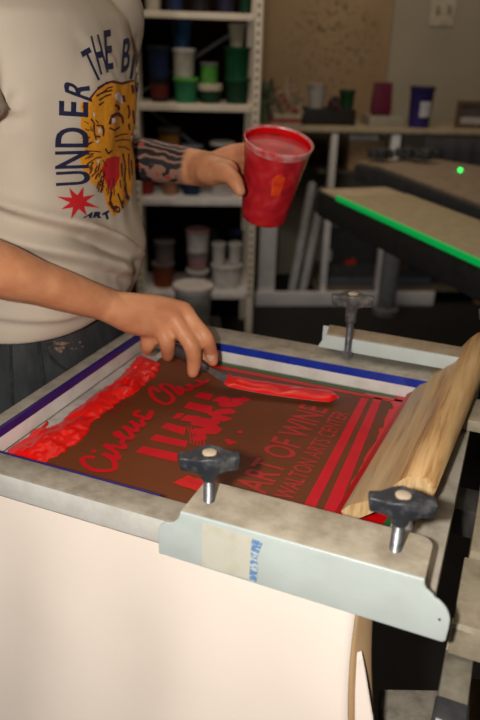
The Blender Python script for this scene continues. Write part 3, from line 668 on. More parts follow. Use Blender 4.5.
# jeans
jb = MB()
loft(jb, [(.72, -.035, 0, .165, .105), (.82, -.035, 0, .178, .112), (.93, -.024, 0, .172, .110), (1.055, -.022, 0, .164, .106)], 40, 2.4)
for H, k in ((HPR, -1), (HPL, 1)):
    kn = H+V((0, 0, -.41))+LF*.02*k; an = kn+V((0, 0, -.39))-F*.02; jb.tube([H+V((0, 0, -.06)), kn, an+V((0, 0, .03))], [.100, .078, .066], 18)
jm = remeshed(jb, .008, 3)
jn = [v.normal.copy() for v in jm.vertices]
for v, n in zip(jm.vertices, jn):
    v.co += n*(.003*noise.noise(v.co*14)+.002*noise.noise(v.co*40))
jeans = linkme(jm, 'jeans', ['denim'], man)
jt = BVHTree.FromPolygons([v.co for v in jm.vertices], [tuple(p.vertices) for p in jm.polygons])
def on(tree, x, y, lift=.001):
    h = tree.ray_cast(EYE, ray(x, y).normalized()); return (h[0]+h[1]*lift) if h[0] else None
for pth in ([(11, 330), (11, 360), (12, 385), (13, 410)], [(38, 335), (40, 355), (43, 375), (45, 400)], [(45, 350), (60, 366), (80, 372), (105, 360)]):
    q = [on(jt, x, y) for x, y in pth]; q = [p for p in q if p]
    if len(q) > 1: MB().tube(q, [.0022]*len(q), 8).build('seam', 'seam', jeans, smooth=True)
q = [on(jt, x, y, .0015) for x, y in ((44, 344), (54, 341), (66, 342), (80, 341), (84, 346), (72, 350), (64, 348), (60, 353), (54, 349), (47, 348))]
if all(q):
    c_ = sum(q, V())/len(q); MB().add([c_]+q, [(0, i+1, (i+1) % len(q)+1) for i in range(len(q))]).build('frayed_patch', 'fray', jeans)
for H, k in ((HPR, -1), (HPL, 1)):
    b0 = H+LF*.02*k-F*.02; b0.z = .05
    MB().tube([b0-F*.06, b0+F*.04, b0+F*.15+V((0, 0, -.008))], [.048, .047, .040], 16, (1, 1.0)).build('shoe', 'shoe', man, smooth=True)
# t-shirt
sb = MB()
loft(sb, [(.998, -.012, 0, .192, .115), (1.03, -.004, 0, .192, .123), (1.08, .004, 0, .190, .126), (1.14, .004, 0, .182, .116), (1.24, .004, 0, .179, .110), (1.33, .008, .003, .193, .116), (1.42, .0, .0, .198, .108), (1.465, -.010, 0, .150, .085), (1.495, -.016, 0, .084, .067)], 56, 2.35)
for S_, E_, k in ((SHR, ELR, -1), (SHL, ELL, 1)):
    dirn = (E_-S_); e = S_+dirn*.48
    sb.tube([S_-LF*.06*k+V((0, 0, -.02)), S_, S_+dirn*.3, e], [.072, .076, .078, .081], 22, cap=False)
sm_ = remeshed(sb, .005, 8)
def ridge(d, w): return math.exp(-(d/w)**2)
# creases seen across the belly and below the arm, each a line (in lateral/height terms) with width and depth
sn = [v.normal.copy() for v in sm_.vertices]
for v, n in zip(sm_.vertices, sn):
    p = v.co; q = p-PC; l = q.dot(LF); f = q.dot(F); z = p.z
    th = math.atan2(l, f)                      # 0 front, -pi/2 his right side
    s = th*.15
    fr = max(0, min(1, (z-.985)/.05))*max(0, min(1, (1.44-z)/.08))
    dsp = 0
    for (s0, z0, s1, z1_, w, a) in ((-.36, 1.262, .03, 1.095, .013, .016), (-.36, 1.215, .05, 1.045, .014, .015), (-.36, 1.290, -.17, 1.315, .012, .014), (-.25, 1.245, -.21, 1.345, .009, .006), (-.215, 1.27, -.185, 1.34, .008, .005), (-.36, 1.155, -.04, 1.02, .013, .013), (-.14, 1.17, .10, 1.06, .012, .011), (-.34, 1.06, -.05, 1.02, .011, .006), (-.30, 1.33, -.22, 1.42, .012, .006), (-.10, 1.40, .02, 1.36, .012, .004)):
        ds, dz = s1-s0, z1_-z0; ln = math.hypot(ds, dz); t = ((s-s0)*ds+(z-z0)*dz)/ln/ln; d = ((s-s0)*dz-(z-z0)*ds)/ln
        e = max(0, min(1, t/.15, (1-t)/.15)); w *= .62; a *= .75; dsp += a*e*(ridge(d, w)-.7*ridge(d-1.9*w, w*1.2))
    dsp += .006*noise.noise(V((s*9, z*7, 2)))+.0024*noise.noise(V((s*26, z*16, 5)))
    if z < 1.08: dsp += .006*(1.08-z)/.08*math.sin(s*42+z*8)*.6
    v.co += n*dsp*fr
shirt = linkme(sm_, 'shirt', ['cream'], man)
stree = BVHTree.FromPolygons([v.co for v in sm_.vertices], [tuple(p.vertices) for p in sm_.polygons])
nS, eS = SHR+(ELR-SHR)*.60, (ELR-SHR).normalized()
# ------------------------------------------------------------------ print on the t-shirt (laid onto the cloth)
def cloth(mb2d, name, mtl, lift=.0011, cuts=1):
    """mb2d: points (x,y,0) measured on the photographed chest; each is dropped onto the cloth surface"""
    bm = bmesh.new(); vv = [bm.verts.new(p) for p in mb2d.v]
    for f in mb2d.f:
        try: bm.faces.new([vv[i] for i in f])
        except ValueError: pass
    bmesh.ops.triangulate(bm, faces=bm.faces[:])
    for _ in range(5):
        long = [e for e in bm.edges if e.calc_length() > 2.2]
        if not long: break
        bmesh.ops.subdivide_edges(bm, edges=long, cuts=1); bmesh.ops.triangulate(bm, faces=[f for f in bm.faces if len(f.verts) > 3])
    bad = []
    for v in bm.verts:
        p = on(stree, v.co.x, v.co.y, lift)
        if p is None or (p-PC).dot(F) < -.12: bad.append(v)
        else: v.co = p
    bmesh.ops.delete(bm, geom=bad, context='VERTS')
    me2 = bpy.data.meshes.new(name); bm.to_mesh(me2); bm.free(); me2.materials.append(M[mtl])
    o = bpy.data.objects.new(name, me2); COL.objects.link(o); return setp(o, shirt)
def letter(mb, ch, b0, b1, t0, bold=.018):
    vs, fs = text_mesh(ch, 1, 1, 0, bold); x0 = min(v.x for v in vs); x1 = max(v.x for v in vs); y0 = min(v.y for v in vs); y1 = max(v.y for v in vs)
    b0 = V((*b0, 0)); b1 = V((*b1, 0)); t0 = V((*t0, 0))
    mb.add([b0+(b1-b0)*((v.x-x0)/max(1e-6, x1-x0))+(t0-b0)*((v.y-y0)/(y1-y0)) for v in vs], fs)
lb = MB()
for ch, b0, b1, t0 in (('U', (89, 184), (89, 170), (55, 186)), ('N', (88, 168), (88, 150), (54, 169)), ('D', (87, 147), (88, 127), (54, 147)), ('E', (87, 117), (87, 102), (58, 115)), ('R', (91, 102), (88, 86), (64, 92)), ('T', (93, 83), (102, 77.5), (79, 52.5)), ('H', (99, 75), (107, 72.5), (89, 37)), ('E', (105, 70.5), (112, 69), (102, 31)), ('B', (119.5, 73), (127.5, 70), (122, 39.5)), ('I', (128, 79), (130.5, 80), (132, 54)), ('G', (132.5, 90), (136, 93), (135.5, 68))):
    letter(lb, ch, b0, b1, t0)
cloth(lb, 'arched_lettering', 'navy', .0022)
lb = MB()
for ch, b0, b1, t0 in (('A', (82, 219), (90, 219), (87, 212)), ('R', (91, 219), (100, 218), (93, 212)), ('T', (103, 221), (110, 217.5), (100.5, 213.5)), ('O', (116, 214), (120, 211), (113, 208)), ('F', (121, 209), (124, 205), (119, 203)), ('W', (127, 202), (130, 198), (123, 197))):
    letter(lb, ch, b0, b1, t0, .07)
cloth(lb, 'arched_lettering', 'navy', .0022)
sb2 = MB(); pts = []
for i in range(16):
    r = (1.0, .42)[i % 2]; a = 2*math.pi*i/16+.3; rr = r*(1.12 if i in (8, 0, 4) else .95); pts.append(V((77+20*rr*math.cos(a), 202+17*rr*math.sin(a), 0)))
sb2.add([V((77, 202, 0))]+pts, [(0, i+1, (i+1) % 16+1) for i in range(16)]); cloth(sb2, 'star_print', 'redprint', .0018)
def tz(a): return [V((70+x/6, 60+y/6, 0)) for x, y in a]
def fan(mb, pts):
    c = sum(pts, V())/len(pts); mb.add([c]+pts, [(0, i+1, (i+1) % len(pts)+1) for i in range(len(pts))])
tg = MB(); head = tz([(110, 235), (160, 170), (205, 140), (245, 130), (300, 142), (345, 130), (378, 124), (388, 150), (385, 190), (392, 250), (388, 330), (390, 420), (382, 520), (384, 640), (372, 720), (362, 800), (345, 850), (300, 900), (255, 940), (235, 905), (212, 860), (200, 800), (165, 770), (130, 740), (90, 700), (60, 610), (45, 560), (80, 540), (90, 480), (60, 400), (62, 340), (78, 318), (56, 290), (62, 255), (85, 250), (100, 265)])
fan(tg, head); tiger = cloth(tg, 'tiger_print', 'orange', .0014)
tg = MB(); rn = random.Random(12)
for i in range(34):
    a = math.radians(rn.uniform(95, 265)); c_ = V((112, 140, 0)); e = V((math.cos(a)*rn.uniform(27, 34), -math.sin(a)*rn.uniform(44, 60) if math.sin(a) < 0 else -math.sin(a)*38, 0)); d_ = e.normalized(); w_ = V((-d_.y, d_.x, 0))*rn.uniform(1.2, 2.2)
    if c_.y+e.y < 100: continue
    tg.add([c_+e*.72-w_*1.6, c_+e*1.0, c_+e*.72+w_*1.6], [(0, 1, 2)])
cloth(tg, 'tiger_mane', 'orange', .0012)
mk = MB()
def ink_line(mb, pts, w=1.0):
    P = tz(pts)
    for i in range(len(P)-1):
        a, b = P[i], P[i+1]; d = (b-a).normalized(); s = V((-d.y, d.x, 0))*w*1.45*(.7 if i in (0, len(P)-2) else 1); mb.add([a-s, b-s*.7, b+s*.7, a+s], [(0, 1, 2, 3)])
for pth, w in (([(108, 235), (158, 172), (205, 142), (245, 130), (300, 142), (345, 130), (378, 124)], 1.0), ([(150, 215), (195, 190), (245, 182)], 1), ([(165, 240), (205, 215), (240, 205)], .9), ([(165, 270), (195, 250)], 1), ([(185, 200), (215, 170), (250, 160)], .8), ([(260, 270), (282, 275), (285, 300)], 1.4), ([(340, 270), (350, 310), (342, 350)], 1.1), ([(345, 380), (350, 420)], 1.1), ([(310, 210), (320, 250)], 1.3), ([(365, 150), (372, 200)], 1.5), ([(135, 385), (140, 440), (150, 480)], .9), ([(150, 390), (185, 392), (195, 420), (192, 455)], 1), ([(230, 385), (240, 340), (275, 318), (305, 340), (310, 380)], 1.3), ([(228, 405), (258, 420), (290, 400)], 1.0), ([(150, 455), (175, 460)], 1.1), ([(205, 530), (220, 560), (245, 540)], 1.0), ([(260, 460), (300, 445), (345, 440)], .7), ([(265, 485), (310, 475), (352, 480)], .7), ([(280, 520), (320, 520), (350, 540)], .7), ([(95, 545), (140, 545), (180, 550)], .7), ([(100, 620), (150, 585), (185, 580)], .7), ([(120, 700), (160, 660), (170, 620)], .7), ([(310, 560), (325, 640), (320, 720)], .9), ([(345, 560), (345, 650), (352, 720)], .8), ([(300, 620), (305, 700)], .8), ([(230, 850), (250, 890), (275, 880)], 2), ([(240, 790), (232, 850), (262, 915)], 1.2), ([(280, 800), (300, 860)], 1), ([(325, 760), (335, 830)], .9), ([(75, 270), (88, 300)], 1.6), ([(160, 740), (200, 760)], .8), ([(180, 720), (190, 780)], .7), ([(360, 600), (366, 690)], .8), ([(130, 610), (110, 650)], .7), ([(190, 600), (215, 640)], .6), ([(370, 300), (378, 380)], 1), ([(362, 440), (372, 520)], .8)):
    ink_line(mk, pth, w)
for i in range(46):
    a = math.radians(rn.uniform(130, 300)); k = rn.uniform(.62, .92); p = V((250+math.cos(a)*185*k, 480-math.sin(a)*(330 if math.sin(a) < 0 else 250)*k, 0)); q = p+V((math.cos(a)*rn.uniform(18, 34), -math.sin(a)*rn.uniform(28, 60), 0)); ink_line(mk, [(p.x, p.y), ((p.x+q.x)/2+rn.uniform(-5, 5), (p.y+q.y)/2), (q.x, q.y)], rn.uniform(.45, .85))
cloth(mk, 'tiger_stripes', 'maroon', .0022)
mk = MB(); fan(mk, tz([(180, 660), (210, 590), (262, 575), (292, 580), (288, 640), (290, 700), (262, 760), (235, 790), (205, 730)])); cloth(mk, 'tiger_mouth', 'redprint', .0020)
mk = MB()
for q in ([(258, 205), (285, 190), (305, 225), (308, 265), (285, 250), (262, 232)], [(240, 350), (262, 345), (268, 372), (245, 380)], [(158, 410), (175, 405), (180, 432), (160, 440)], [(352, 452), (368, 448), (362, 490)], [(140, 480), (170, 478), (155, 500)], [(128, 310), (142, 320), (135, 350)], [(150, 600), (175, 590), (160, 625)]): fan(mk, tz(q))
cloth(mk, 'tiger_highlights', 'whiteprint', .0026)

# ------------------------------------------------------------------ second press station behind
u2 = V((.643, -.766, 0)); n2 = V((.766, .643, 0)); B0 = V((-.592, 2.378, 0)); aS = math.atan2(u2.y, u2.x); rS = Matrix.Rotation(aS, 3, 'Z')
def slab(mb, o, s0, s1, t0, t1, z0, z1): return mb.box(o+u2*(s0+s1)/2+n2*(t0+t1)/2+V((0, 0, (z0+z1)/2)), (s1-s0, t1-t0, z1-z0), rS)
st = thing('printing_press', 'second press pallet behind, tan top with bright green front edge and black side', 'printing press', B0+u2*.4+n2*.14)
slab(MB(), B0, -.0, 1.15, .006, .275, .922, .930).build('pallet_top', 'palette_tan', st, bevel=.002)
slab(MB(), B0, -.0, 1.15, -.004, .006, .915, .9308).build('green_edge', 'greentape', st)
slab(MB(), B0, -.150, -.003, .004, .275, .905, .9265).build('end_block', plain('end_block_tan', (.50, .40, .27)), st, bevel=.003)
slab(MB(), B0, -.175, -.151, -.004, .272, .838, .924).build('end_cap', plain('end_cap_grey', (.085, .082, .085)), st, bevel=.006)
slab(MB(), B0, -.150, 1.15, -.002, .270, .830, .9185).build('side_housing', 'black', st, bevel=.006)
slab(MB(), B0, 1.08, 1.13, .1, .2, .0, .832).build('leg', plain('dark_leg', (.05, .045, .045)), st)
gs = thing('folding_stand', 'grey steel stand with slanting twin legs behind the red cup', 'stand', pd(300, 285, 4.1))
# inclined grey stand legs at the left end
for k in (0, 1):
    a = pd(312+k*11, 186+k*6, 4.02); b = pd(293+k*11, 285, 4.22); dd = (b-a).normalized(); b = a+dd*((a.z-.0)/-dd.z)
    mb = MB(); mb.tube([a, b], [.027, .027], 8); mb.build('stand_leg', plain('stand_grey', (.55, .55, .58), .45), gs, smooth=True)
Z2 = .955
def on2(x, y): return pz(x, y, Z2)
C0 = on2(356, 163)
s2_ = thing('printing_press', 'dusty brown press arm at the far station carrying two black knobs', 'printing press', V((C0.x, C0.y, 0))+u2*.4)
mb = MB(); q = [on2(356, 161), on2(380, 166), on2(480, 203), on2(560, 232), on2(560, 185), on2(480, 166), on2(431, 158)]
mb.prism(q, (0, 0, -.012), (0, 0, 0)); mb.build('arm_top', 'palette_dim', s2_, bevel=.003)
mb = MB(); q2 = [on2(355, 161.5), on2(380, 167), on2(480, 204), on2(560, 233), on2(560, 195), on2(440, 160)]
mb.prism(q2, (0, 0, -.085), (0, 0, -.0125)); mb.build('arm_side', 'greyd', s2_, bevel=.004)
base = on2(540, 205); mb = MB(); mb.cyl((base.x, base.y, 0), (base.x, base.y, Z2-.08), .05); mb.build('column', 'darksteel', s2_)
for (x, y) in ((380, 162), (407, 161), (424, 163)):
    g = on2(x, y); b = MB(); c_ = g+V((0, 0, .035))
    b.box(c_, (.105, .045, .034), Matrix.Rotation(ROOM, 3, 'Z')); b.lathe([(.032, -.02), (.034, .022)], c_)
    kb = b.build('clamp_knob', 'knob', s2_, bevel=.004); MB().cyl(g-V((0, 0, .001)), g+V((0, 0, .02)), .009).build('bolt', 'steel', kb)
g = on2(460, 172); led = MB().lathe([(.0004, -.0085), (.006, -.006), (.0085, 0), (.006, .006), (.0004, .0085)], g+V((0, 0, .008)), n=16).build('indicator_light', 'led', None, smooth=True, origin=g)
tag(led, 'tiny glowing green indicator light on the far press arm', 'light')

# ------------------------------------------------------------------ workbench
bd = 3.87; zt = rp(400, 130, bd).z
wb = thing('workbench', 'pale topped workbench on white legs along the back wall', 'workbench', rm(1.0, 4.2, 0), ROOM)
aL = rp(258, 130, bd).dot(E1); 
mb = roombox(aL-.25, aL+2.6, bd, 4.47, zt-.02, zt); mb.build('bench_top', plain('bench_top_tan', (.42, .35, .24)), wb, bevel=.003)
def post(x0, x1, y0, y1, d, dep, name, mtl, par):
    a0 = rp(x0, (y0+y1)/2, d).dot(E1); a1 = rp(x1, (y0+y1)/2, d).dot(E1); z1_ = min(rp((x0+x1)/2, y0, d).z, zt-.021); z0 = rp((x0+x1)/2, y1, d).z
    return roombox(a0, a1, d, d+dep, max(z0, 0), z1_).build(name, mtl, par, bevel=.003)
post(261, 278, 128, 305, bd+.01, .07, 'leg', 'white_paint', wb)
post(326, 332, 128, 300, bd+.01, .05, 'leg', 'white_paint', wb); post(384, 392, 128, 300, bd+.01, .05, 'leg', 'white_paint', wb)
z0 = 0; a0 = rp(255, 298, bd).dot(E1); a1 = rp(433, 298, bd).dot(E1)
roombox(a0, a1, bd-.02, bd+.0095, .0, .085).build('bottom_rail', 'white_paint', wb, bevel=.003)
aS2 = rp(322, 200, bd).dot(E1); roombox(aS2, aL+2.6, bd+.012, 4.46, .078, .098).build('lower_shelf', plain('lower_shelf_dark', (.16, .13, .10)), wb)
roombox(aS2, aL+2.6, bd+.15, 4.46, zt-.26, zt-.24).build('lower_shelf', plain('lower_shelf_dark', (.16, .13, .10)), wb)
roombox(aL+1.38, aL+1.44, bd+.01, bd+.06, .0, zt-.021).build('leg', 'wood_leg', wb)

def put(x, ybase, d, surf):                       # where a thing stands on a shelf: sight line to its middle, its own depth
    p = rp(x, ybase, d); return V((p.x, p.y, surf))
def pxm(d, x=240, y=200): return (rp(x+.5, y, d)-rp(x-.5, y, d)).length
def tub(name, label, cat, p, r, h, body, lid=None, band=None, group=None, taper=.86, lidh=.018):
    t = thing(name, label, cat, p, 0, group)
    MB().lathe([(r*taper, 0), (r*taper*1.01, .004), (r*.97, h-lidh*1.1), (r, h-lidh)], p, n=24).build('tub_wall', body, t, smooth=True)
    if lid: MB().lathe([(r*1.02, h-lidh), (r*1.06, h-lidh*.6), (r*1.06, h-.003), (r*.98, h), (r*.92, h), (r*.90, h-.004)], p, n=24).build('lid', lid, t, smooth=True)
    else: MB().lathe([(r*.99, h-lidh), (r*1.04, h-lidh*.7), (r*1.04, h), (r*.96, h), (r*.93, h-lidh)], p, n=24).build('rim', body, t, smooth=True)
    if band:
        b0, b1 = h*.18, h*.72; f = lambda z: r*(taper+(.97-taper)*z/h)+.0008
        MB().lathe([(f(b0), b0), (f(b1), b1)], p, n=24, close=False).build('wrap_label', band, t, smooth=True)
    return t
# bench clutter
d1 = 4.05; s = pxm(d1)
zt2 = zt
q = put(304, 125, 4.08, zt); a = q.dot(E1)
bx_ = roombox(rp(297, 115, d1).dot(E1), rp(356, 115, d1).dot(E1), d1, d1+.22, zt, zt+.085)
tray = bx_.build('storage_case', plain('case_black', (.022, .02, .02)), bevel=.006, origin=rp(325, 128, d1)); tag(tray, 'long dark storage case on the workbench under the white cup', 'case')
zc = zt+.085
tub('paper_cup', 'white cup standing on the dark case on the workbench', 'cup', put(316, 102, d1+.1, zc), 9.5*s, 21*s, plain('cup_white', (.40, .38, .35)), taper=.75, lidh=.01)
tub('ink_jar', 'dark green jar standing on the dark case, right of white cup', 'jar', put(346, 108, d1+.1, zc), 7.5*s, 17*s, plain('jar_green', (.012, .055, .022)), plain('jar_green_lid', (.012, .045, .02)))
mk = roombox(rp(370, 120, d1).dot(E1), rp(404, 120, d1).dot(E1), d1, d1+.2, zt, zt+.055).build('cardboard_box', plain('flat_white_box', (.36, .33, .27)), bevel=.004, origin=rp(393, 128, d1)); tag(mk, 'flat pale box on the workbench beneath the maroon pouch', 'box')
pch = put(380, 115, d1+.05, zt+.055)
pb = MB(); vs = []
for z, w, dp in ((0, 8.5, 5), (6, 9.5, 5), (18, 9, 3.5), (26, 9.2, 1.2), (30, 9.2, .6)):
    for x, y in ((-w, -dp), (w, -dp), (w, dp), (-w, dp)): vs.append(pch+(E1*x+E2*y+V((0, 0, z)))*s)
pb.add(vs, [(3, 2, 1, 0), (16, 17, 18, 19)]+[(4*i+j, 4*i+(j+1) % 4, 4*i+4+(j+1) % 4, 4*i+4+j) for i in range(4) for j in range(4)])
o = pb.build('pouch', plain('maroon_pouch', (.12, .012, .035)), smooth=True, bevel=.004, origin=pch); tag(o, 'maroon stand-up pouch on the flat pale box on workbench', 'pouch')
vj = put(418, 127, d1, zt)
t = tub('ink_jar', 'purple jar with white label standing on the workbench', 'jar', vj, 11.5*s, 37*s, plain('jar_purple', (.035, .022, .16)), plain('jar_purple_lid', (.03, .02, .10)))
mb = MB(); 
for i in range(7):
    pass
lab = [vj+(-E2*math.cos(k)+E1*math.sin(k))*(11.5*s*1.005) for k in [(-.35+.12*i) for i in range(9)]]
mb.add([p+V((0, 0, 10*s)) for p in lab]+[p+V((0, 0, 24*s)) for p in lab], [(i, i+1, i+10, i+9) for i in range(8)]); mb.build('wrap_label', plain('label_white', (.55, .55, .6)), t)
fr = thing('picture_frame', 'tan framed pale picture standing at the right end of the bench', 'picture frame', put(470, 128, d1, zt), ROOM)
c_ = put(472, 128, d1, zt); rr_ = Matrix.Rotation(ROOM, 3, 'Z')
mb = MB(); W_, H_ = 36*s, 25*s
for (dx, dz, w, h) in ((0, 2*s, W_, 4*s), (0, H_-2*s, W_, 4*s), (-W_/2+2*s, H_/2, 4*s, H_-8*s), (W_/2-2*s, H_/2, 4*s, H_-8*s)): mb.box(c_+E1*dx+V((0, 0, dz)), (w, .02, h), rr_)
mb.build('frame', plain('frame_brown', (.13, .085, .05)), fr); MB().box(c_+V((0, 0, H_/2))+E2*.004, (W_-6*s, .006, H_-6*s), rr_).build('picture', plain('picture_dark', (.10, .085, .085)), fr)
MB().box(c_+V((0, 0, 7*s))-E2*.002, (W_-10*s, .006, 6*s), rr_).build('picture_caption', plain('picture_pale', (.45, .42, .42)), fr)
for i, (w, col, lb) in enumerate(((28, (.42, .36, .27), 'pale book at the bottom of the pile on the bench'), (27, (.36, .05, .04), 'red bound book in the middle of bench pile'), (26, (.45, .40, .30), 'cream book on top of the pile under a rag'))):
    c_ = put(284+i*.6, 124, 3.98, zt+.011+.021*i+.0005); o = MB().box(c_, (w*s, .16, .020), rr_).build('book', plain('book_tone_%d' % (i+1), col), None, bevel=.002, origin=c_); tag(o, lb, 'book', 'books piled on the workbench')
c_ = put(472, 128, d1, zt)
def crumple(name, label, cat, c, rx, ry, rz, mtl, seed):
    mb = MB(); vs = []; fs = []; nu, nv = 28, 14
    for j in range(nv+1):
        for i in range(nu):
            u = 2*math.pi*i/nu; v = math.pi/2*j/nv; d_ = V((math.cos(u)*math.cos(v), math.sin(u)*math.cos(v), math.sin(v)))
            k = 1+.45*noise.noise(d_*2.2+V((seed, 0, 0)))+.2*noise.noise(d_*5+V((seed, 3, 0)))
            vs.append(c+V((d_.x*rx*k, d_.y*ry*k, d_.z*rz*k)))
    for j in range(nv):
        for i in range(nu): fs.append((j*nu+i, j*nu+(i+1) % nu, (j+1)*nu+(i+1) % nu, (j+1)*nu+i))
    fs.append(tuple(range(nu-1, -1, -1)))
    o = mb.add(vs, fs).build(name, mtl, smooth=True, origin=c); return tag(o, label, cat, 'rags on the workbench' if name == 'rag' else None)
M['rag1'] = mat('patterned_rag', (.24, .19, .12), .9, 0, (.16, .025, .02), 22, 4, .54, .60); M['rag2'] = mat('dark_mottled_rag', (.02, .025, .02), .9, 0, (.10, .12, .06), 18, 4, .45, .6)
zb = zt+.065
crumple('rag', 'crumpled red and cream rag heaped on the book pile', 'cloth', put(287, 112, 3.99, zb), 14*s, .07, 25*s, 'rag1', 1.3)
crumple('rag', 'crumpled dark green rag at the left end of workbench', 'cloth', put(266, 122, 4.14, zt), 12*s, .08, 34*s, 'rag2', 4.1)
crumple('rag', 'crumpled black rag lying on the dark storage case, red specks', 'cloth', put(334, 105, d1+.03, zc), 6*s, .04, 11*s, mat('black_rag', (.02, .016, .015), .9, 0, (.20, .015, .02), 30, 3, .6, .66), 7.7)
# below the bench
zs1 = zt-.24
bx2 = thing('cardboard_box', 'brown cardboard box with white paper on shelf under the bench', 'box', put(362, 160, 4.05, zs1), ROOM)
MB().box(put(362, 160, 4.12, zs1+.085), (36*s, .2, .17), rr_).build('carton', plain('carton_brown', (.50, .33, .18)), bx2, bevel=.004)
MB().box(put(360, 150, 4.06, zs1+.185), (28*s, .16, .028), rr_).build('paper_stack', plain('paper_white', (.8, .78, .75)), bx2, bevel=.003)
cu = MB(); vs = []; nx = 30; a0 = rp(424, 150, 3.86).dot(E1)
for j in range(9):
    for i in range(nx+1): vs.append(rm(a0+.75*i/nx, 3.852+.012*math.sin(i*1.7)*(.4+j/9), (zt-.035)*(1-j/8)+.3*(j/8)))
cu.add(vs, [(j*(nx+1)+i, j*(nx+1)+i+1, (j+1)*(nx+1)+i+1, (j+1)*(nx+1)+i) for j in range(8) for i in range(nx)])
o = cu.build('bench_curtain', plain('curtain_grey', (.055, .055, .065), .8), smooth=True, origin=rm(a0+.3, 3.855, .3)); tag(o, 'grey cloth curtain hanging from the bench front at right', 'curtain'); 
sm2 = o.modifiers.new('t', 'SOLIDIFY'); sm2.thickness = .003
def bin_(x0, x1, ytop, d, dep, h, z, label, items):
    a0 = rp(x0, 270, d).dot(E1); a1 = rp(x1, 270, d).dot(E1); t = thing('storage_bin', label, 'bin', rm((a0+a1)/2, d+dep/2, z), ROOM, 'storage bins under the bench')
    mb = MB(); roombox(a0, a1, d, d+.006, z, z+h*.42, mb); roombox(a0, a1, d+dep-.006, d+dep, z, z+h, mb); roombox(a0, a0+.006, d, d+dep, z, z+h, mb); roombox(a1-.006, a1, d, d+dep, z, z+h, mb); roombox(a0, a1, d, d+dep, z, z+.006, mb)
    mb.build('bin_wall', 'greyd', t); roombox(a0-.004, a1+.004, d-.008, d, z, z+.045).build('front_lip', plain('lip_bluegrey', (.10, .12, .16)), t, bevel=.003)
    roombox(a0-.012, a0+.02, d-.004, d+.004, z+h*.50, z+h*.72).build('tab', plain('tab_white', (.5, .5, .5)), t)
    for i, (x, y, r, col, nm, lb) in enumerate(items):
        c_ = rp(x, y, d+dep*.45); c_.z = z+.008
        crumple(nm, lb, 'cloth', c_, r, r, r*2.0, plain(nm+'_tone%d' % int(x), col), x)
    return t
bin_(327, 384, 235, 3.955, .22, .30, .0985, 'black open storage bin on the bottom shelf of the bench', [(350, 280, .055, (.42, .012, .012), 'red_cloth', 'bright red cloth lying in the black storage bin'), (369, 280, .028, (.16, .07, .06), 'brown_cloth', 'dull brown cloth in the storage bin beside bright red cloth')])
bin_(390, 432, 250, 3.955, .2, .24, .0985, 'low dark storage bin right of the grey pipe under the bench', [(402, 280, .045, (.12, .06, .04), 'tan_cloth', 'dark tan cloth in the bin right of grey pipe')])
pg = pz(385, 313, 0); pc_ = MB().cyl((pg.x, pg.y, 0), (pg.x, pg.y, .80), .052, n=24)
pc_.lathe([(.075, 0), (.075, .03), (.052, .04)], (pg.x, pg.y, 0)); o = pc_.build('pipe_post', plain('pipe_grey', (.20, .21, .225), .4), smooth=True, origin=(pg.x, pg.y, 0)); tag(o, 'upright grey steel pipe under the green edged pallet', 'pipe')

def slot_mat():
    mt, nt, b = nodes('slotted_strip'); sx = N(nt, 'ShaderNodeSeparateXYZ'); L(nt, coords(nt), sx.inputs[0])
    a = N(nt, 'ShaderNodeMath', operation='MULTIPLY'); L(nt, sx.outputs[2], a.inputs[0]); a.inputs[1].default_value = 1/.036
    f = N(nt, 'ShaderNodeMath', operation='FRACT'); L(nt, a.outputs[0], f.inputs[0])
    L(nt, ramp(nt, f.outputs[0], [(.40, (.07, .055, .04)), (.46, (.70, .62, .50))]), b.inputs['Base Color']); return mt
M['slots'] = slot_mat()
# ------------------------------------------------------------------ shelf unit
sd_ = 3.29; su = thing('shelf_unit', 'cream steel shelf unit full of ink tubs against the back', 'shelf', rm(.1, 3.45, 0), ROOM)
aRr = rp(261, 60, sd_).dot(E1); aLl = rp(141, 60, sd_).dot(E1)-.05; ZSH = [rp(200, y, sd_).z for y in (12, 105, 200, 294)]; DEP = .38
for a in (aRr-.032, aLl):
    for dd in (0, DEP-.03):
        mb = MB(); roombox(a, a+.035, sd_+dd, sd_+dd+.004, 0, 2.1, mb); roombox(a+(.031 if a > .1 else 0), a+(.035 if a > .1 else .004), sd_+dd, sd_+dd+.03, 0, 2.1, mb); p = mb.build('post', 'shelfpaint', su)
        if dd == 0:
            roombox(a+.011, a+.021, sd_-.0006, sd_+.001, .25, 2.05).build('slot_strip', 'slots', p)
for i, z in enumerate(ZSH):
    mb = MB(); roombox(aLl+.002, aRr-.002, sd_+.005, sd_+DEP-.005, z-.004, z, mb); roombox(aLl+.036, aRr-.036, sd_+.001, sd_+.005, z-.027, z, mb); mb.build('shelf_board', plain('shelf_white', (.74, .70, .69)) if i > 1 else 'shelfpaint', su, bevel=.001)
mb = MB(); mb.tube([rm(aLl+.02, sd_+DEP, ZSH[1]+.02), rm(aRr-.02, sd_+DEP, ZSH[0]-.02)], [.008, .008], 8); mb.tube([rm(aLl+.02, sd_+DEP, ZSH[1]-.02), rm(aRr-.02, sd_+DEP, ZSH[2]+.02)], [.008, .008], 8); mb.build('cross_brace', plain('brace_grey', (.22, .22, .24)), su, smooth=True)
bp_ = roombox(aLl, aRr, sd_+DEP+.02, sd_+DEP+.026, 0, 2.1).build('back_panel', plain('back_dark', (.010, .006, .005), .9, spec=0), su)
dS = sd_+.14; s = pxm(dS)
